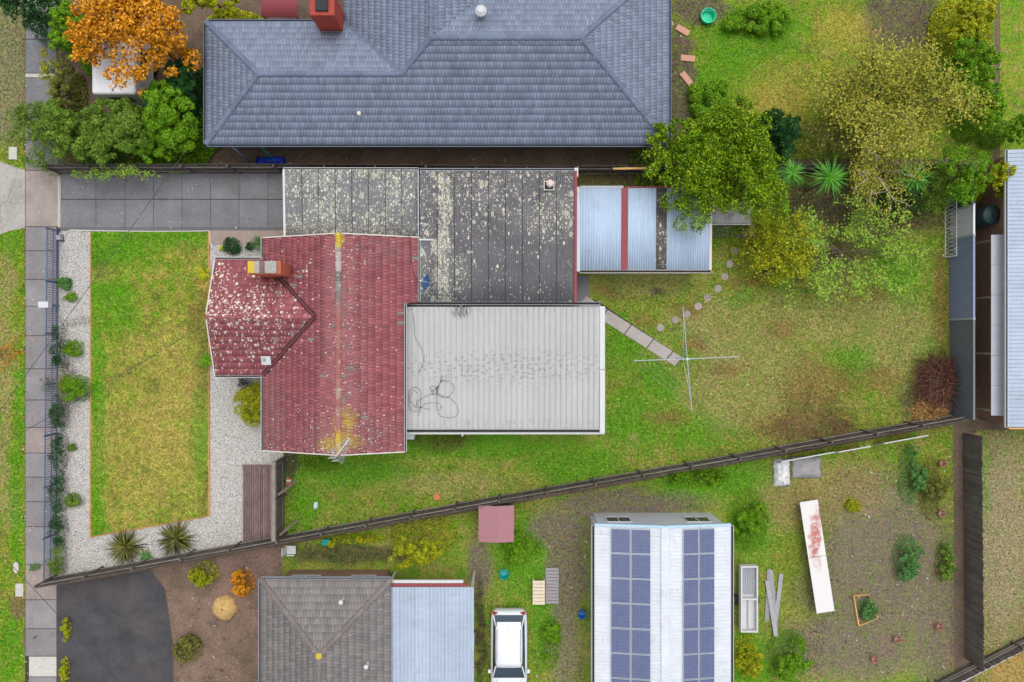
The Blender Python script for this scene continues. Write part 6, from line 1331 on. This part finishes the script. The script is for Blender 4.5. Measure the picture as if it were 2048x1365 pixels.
t = T('rusty_white_sheet'); M['rusty'] = t.done(t.mix(t.math('MULTIPLY', t.blob(1628,1072,12,52,.5,.8), t.map(t.noise(4,4), .3, .55)), S(214,212,210), S(176,110,100)), .6)
tb = thing('long_table', 'long white outdoor table top with a rusty red stain', 'table', (*P(1634,1112)[:2],0)); p0, p1 = Vector(P(1617,1002,.7)), Vector(P(1651,1225,.7))
for k in range(2): q0 = p0.lerp(p1, k/2+.002); q1 = p0.lerp(p1, (k+1)/2-.002); m = MB(); m.bar(q0, q1, .88, .05); m.build('top', M['rusty'], tb)
for f in (.06, .5, .94):
    for s_ in (-.3, .3): q = p0.lerp(p1, f); m = MB(); m.box(q.x+s_-.03, q.x+s_+.03, q.y-.03, q.y+.03, 0, .67); m.build('leg', M['galv'], tb)
M['white_cloth'] = m_plain('white_sheet_plastic', S(216,216,218), .5, .25, 3)
lumpy('plastic_cover', 'crumpled white plastic cover over a heap by the fence', 'cover', 1562, 945, 17, 28, .5, M['white_cloth'], 3)
lumpy('plastic_cover', 'grey crumpled cover beside the white plastic heap', 'cover', 1612, 935, 30, 22, .35, m_plain('grey_cover', S(150,148,148), .6, .3, 3), 4)
for k, (x_, y_, ln, lb_) in enumerate(((1600,908,2.6,'long white board leaning along the slanting fence, lowest one'), (1690,893,1.6,'white window frame leaning on the fence next to the long board'), (1790,874,2.2,'white glazed frame leaning on the fence nearest the steel corner'))):
    c = P(x_, y_+3); d = Vector((math.cos(.18), math.sin(.18), 0)); n_ = Vector((-d.y, d.x, 0)); root = thing('leaning_sash', lb_, 'frame', (c[0], c[1], 0), 'white frames along the fence'); C0 = Vector((c[0], c[1]-.15, .02)); top = Vector((0,0,1.1))+n_*.25
    for f0, f1, nm in ((0,.12,'bottom_rail'), (.88,1,'top_rail')):
        m = MB(); m.bar(C0+top*((f0+f1)/2)-d*ln/2, C0+top*((f0+f1)/2)+d*ln/2, .05, .12, top); m.build(nm, M['white_metal'], root)
    for u in (-.48, 0, .48): m = MB(); m.bar(C0+top*.121+d*ln*u, C0+top*.879+d*ln*u, .1, .05, n_); m.build('stile', M['white_metal'], root)
    m = MB(); m.bar(C0+top*.5-d*ln*.49, C0+top*.5+d*ln*.49, .015, .82, top); m.build('panel', M['white_metal'] if k == 0 else M['glass'], root)
pc = thing('plastic_chair', 'white plastic chair just over the fence by the deck', 'chair', (*P(588,1094)[:2],0)); c = P(588,1095)
m = MB(); m.box(c[0]-.22, c[0]+.22, c[1]-.22, c[1]+.2, .42, .45); bevel(m.build('seat', M['white_metal'], pc), .012); m = MB(); m.bar((c[0]-.24,c[1],.451), (c[0]-.32,c[1],.9), .4, .03, (1,0,0)); m.build('backrest', M['white_metal'], pc)
for s_ in (-.19, .19):
    for u in (-.18, .16): m = MB(); m.box(c[0]+s_-.02, c[0]+s_+.02, c[1]+u-.02, c[1]+u+.02, 0, .419); m.build('leg', M['white_metal'], pc)
    m = MB(); m.box(c[0]-.2, c[0]+.2, c[1]+s_*1.2-.025, c[1]+s_*1.2+.025, .62, .65); m.build('armrest', M['white_metal'], pc)
crate('crate', 'small teal plastic crate just over the slanting fence', 'crate', 655, 1082, 8, 6, .3, M['teal2'])
m = MB(); c = P(450,1215); rr = random.Random(2); m.lathe(c[0], c[1], [(.62,.01), (.55,.16), (.36,.3), (.16,.36), (0,.37)], 18); m.v = [(x+rr.uniform(-.05,.05), y*1.0+rr.uniform(-.06,.06), z) for x, y, z in m.v]; tag(m.build('sand_heap', m_soil('sand', S(206,172,112), S(190,156,100)), smooth=True), 'tan heap of sand on the bare garden bed', 'sand')
for px, py, r, ry_, mt, h_, lb_ in ((405,1152,24,22,'yellowgreen',1.0,'vivid yellow shrub by the fence in the bare bed'), (482,1172,20,26,'autumn',.9,'orange shrub left of the grey brown roof'), (840,1085,64,44,'yellowgreen',2.6,'broad yellow green shrub over the southern fence'), (130,1260,8,24,'yellowgreen',.4,'upper yellow weed strip along the dark driveway'), (128,1345,8,30,'yellowgreen',.4,'lower yellow weed strip along the dark driveway'), (375,1300,26,26,'olive',.4,'olive weeds in the bare bed'), (1390,955,60,20,'bright',.6,'bright green growth behind the solar roof'), (1500,1045,40,60,'bright',.8,'bright green bushes right of the solar roof'),
        (1825,955,20,54,'fern',.8,'upper row of blue green vegetables'), (1820,1120,24,44,'fern',.8,'lower row of blue green vegetables'), (1738,1222,18,22,'fern',.6,'blue green plant in the timber edged bed'), (1870,980,22,60,'olive',.9,'olive bushes along the dark fence'), (1895,1130,16,40,'mid',.8,'green shrub leaning on the dark fence'), (1580,1310,36,40,'bright',1.0,'bright green bush near the bottom edge'), (1495,1315,24,36,'yellowgreen',.8,'yellow green weeds below the white trailer'), (1040,1095,40,30,'bright',.5,'lush weeds beside the cubby house'), (1100,1290,20,50,'bright',.4,'lush weeds right of the white car'), (700,1082,60,10,'yellowgreen',1.0,'creeper leaves along the fence by the yellow shrub'), (1705,1010,16,14,'yellowgreen',.4,'small yellow green tuft in the dug soil')):
    bush('garden_plant', lb_, px, py, r, mt, h_, ry_, None, max(300, int(34*(r*ry_)**.72)), .075, 'shrub', 'greenery south of the fence', limbs=3, trunk=.02, inner=.3, lobes=(7 if r > 18 else None))
gb_ = thing('garden_bed', 'timber edged triangular bed in the dug soil', 'garden bed', (*P(1730,1220)[:2],0)); pp = [P(x,y) for x,y in ((1705,1190),(1715,1250),(1752,1235),(1735,1188))]
for p, q in zip(pp, pp[1:]+pp[:1]): m = MB(); m.bar((p[0],p[1],.08), (q[0],q[1],.08), .05, .15); m.build('edging_board', M['newwood'], gb_)
for k, (px, py) in enumerate(((1880,925), (1878,1025), (1876,1140), (1874,1250), (1790,1275), (1745,1315))):
    bucket('pinkish pot in the vegetable garden, %s' % ('topmost by the dark fence', 'second down by the dark fence', 'third down by the dark fence', 'lowest by the dark fence', 'left of the lowest fence pot', 'nearest the bottom edge')[k], px, py, .17, .3, m_plain('pot_%d' % k, S(176,130,112), .8, .2), 'pot', 'flower_pot')
rgd = np.random.default_rng(31); pd_ = np.concatenate([scatter([(1150,1000),(1180,1000),(1180,1365),(1060,1365),(1100,1060)], 6), scatter([(1560,960),(1900,880),(1905,1365),(1600,1365)], 5), scatter([(340,1140),(520,1100),(520,1365),(360,1365)], 5), scatter([(1338,0),(1400,0),(1400,300),(1338,300)], 5), scatter([(420,296),(1290,296),(1290,334),(420,334)], 5)])
m = MB()
for x_, y_ in pd_:
    s_ = .012+.03*rgd.random()**2; a_ = rgd.random()*3.14; l_ = s_*rgd.uniform(.8, 2.6); m.bar((x_-math.cos(a_)*l_,y_-math.sin(a_)*l_,.02+s_*.4), (x_+math.cos(a_)*l_,y_+math.sin(a_)*l_,.02+s_*.4), s_*1.3, s_)
t = T('debris'); tag(m.build('garden_debris', t.done(t.ramp(t.island, [(0, S(70,62,54)), (.4, S(120,100,84)), (.7, S(160,146,130)), (.9, S(196,190,184)), (1, S(170,110,84))]), .85), org=(0,0,0)), 'scattered stones and bits of timber in the neighbouring yards', 'debris', kind='stuff')
# orange timber by the shed
m = MB(); m.bar(P(1226,338,1.7), P(1292,337,1.7), .1, .05); tag(m.build('timber_length', M['newwood']), 'length of fresh orange timber on top of the fence behind the shed', 'timber')
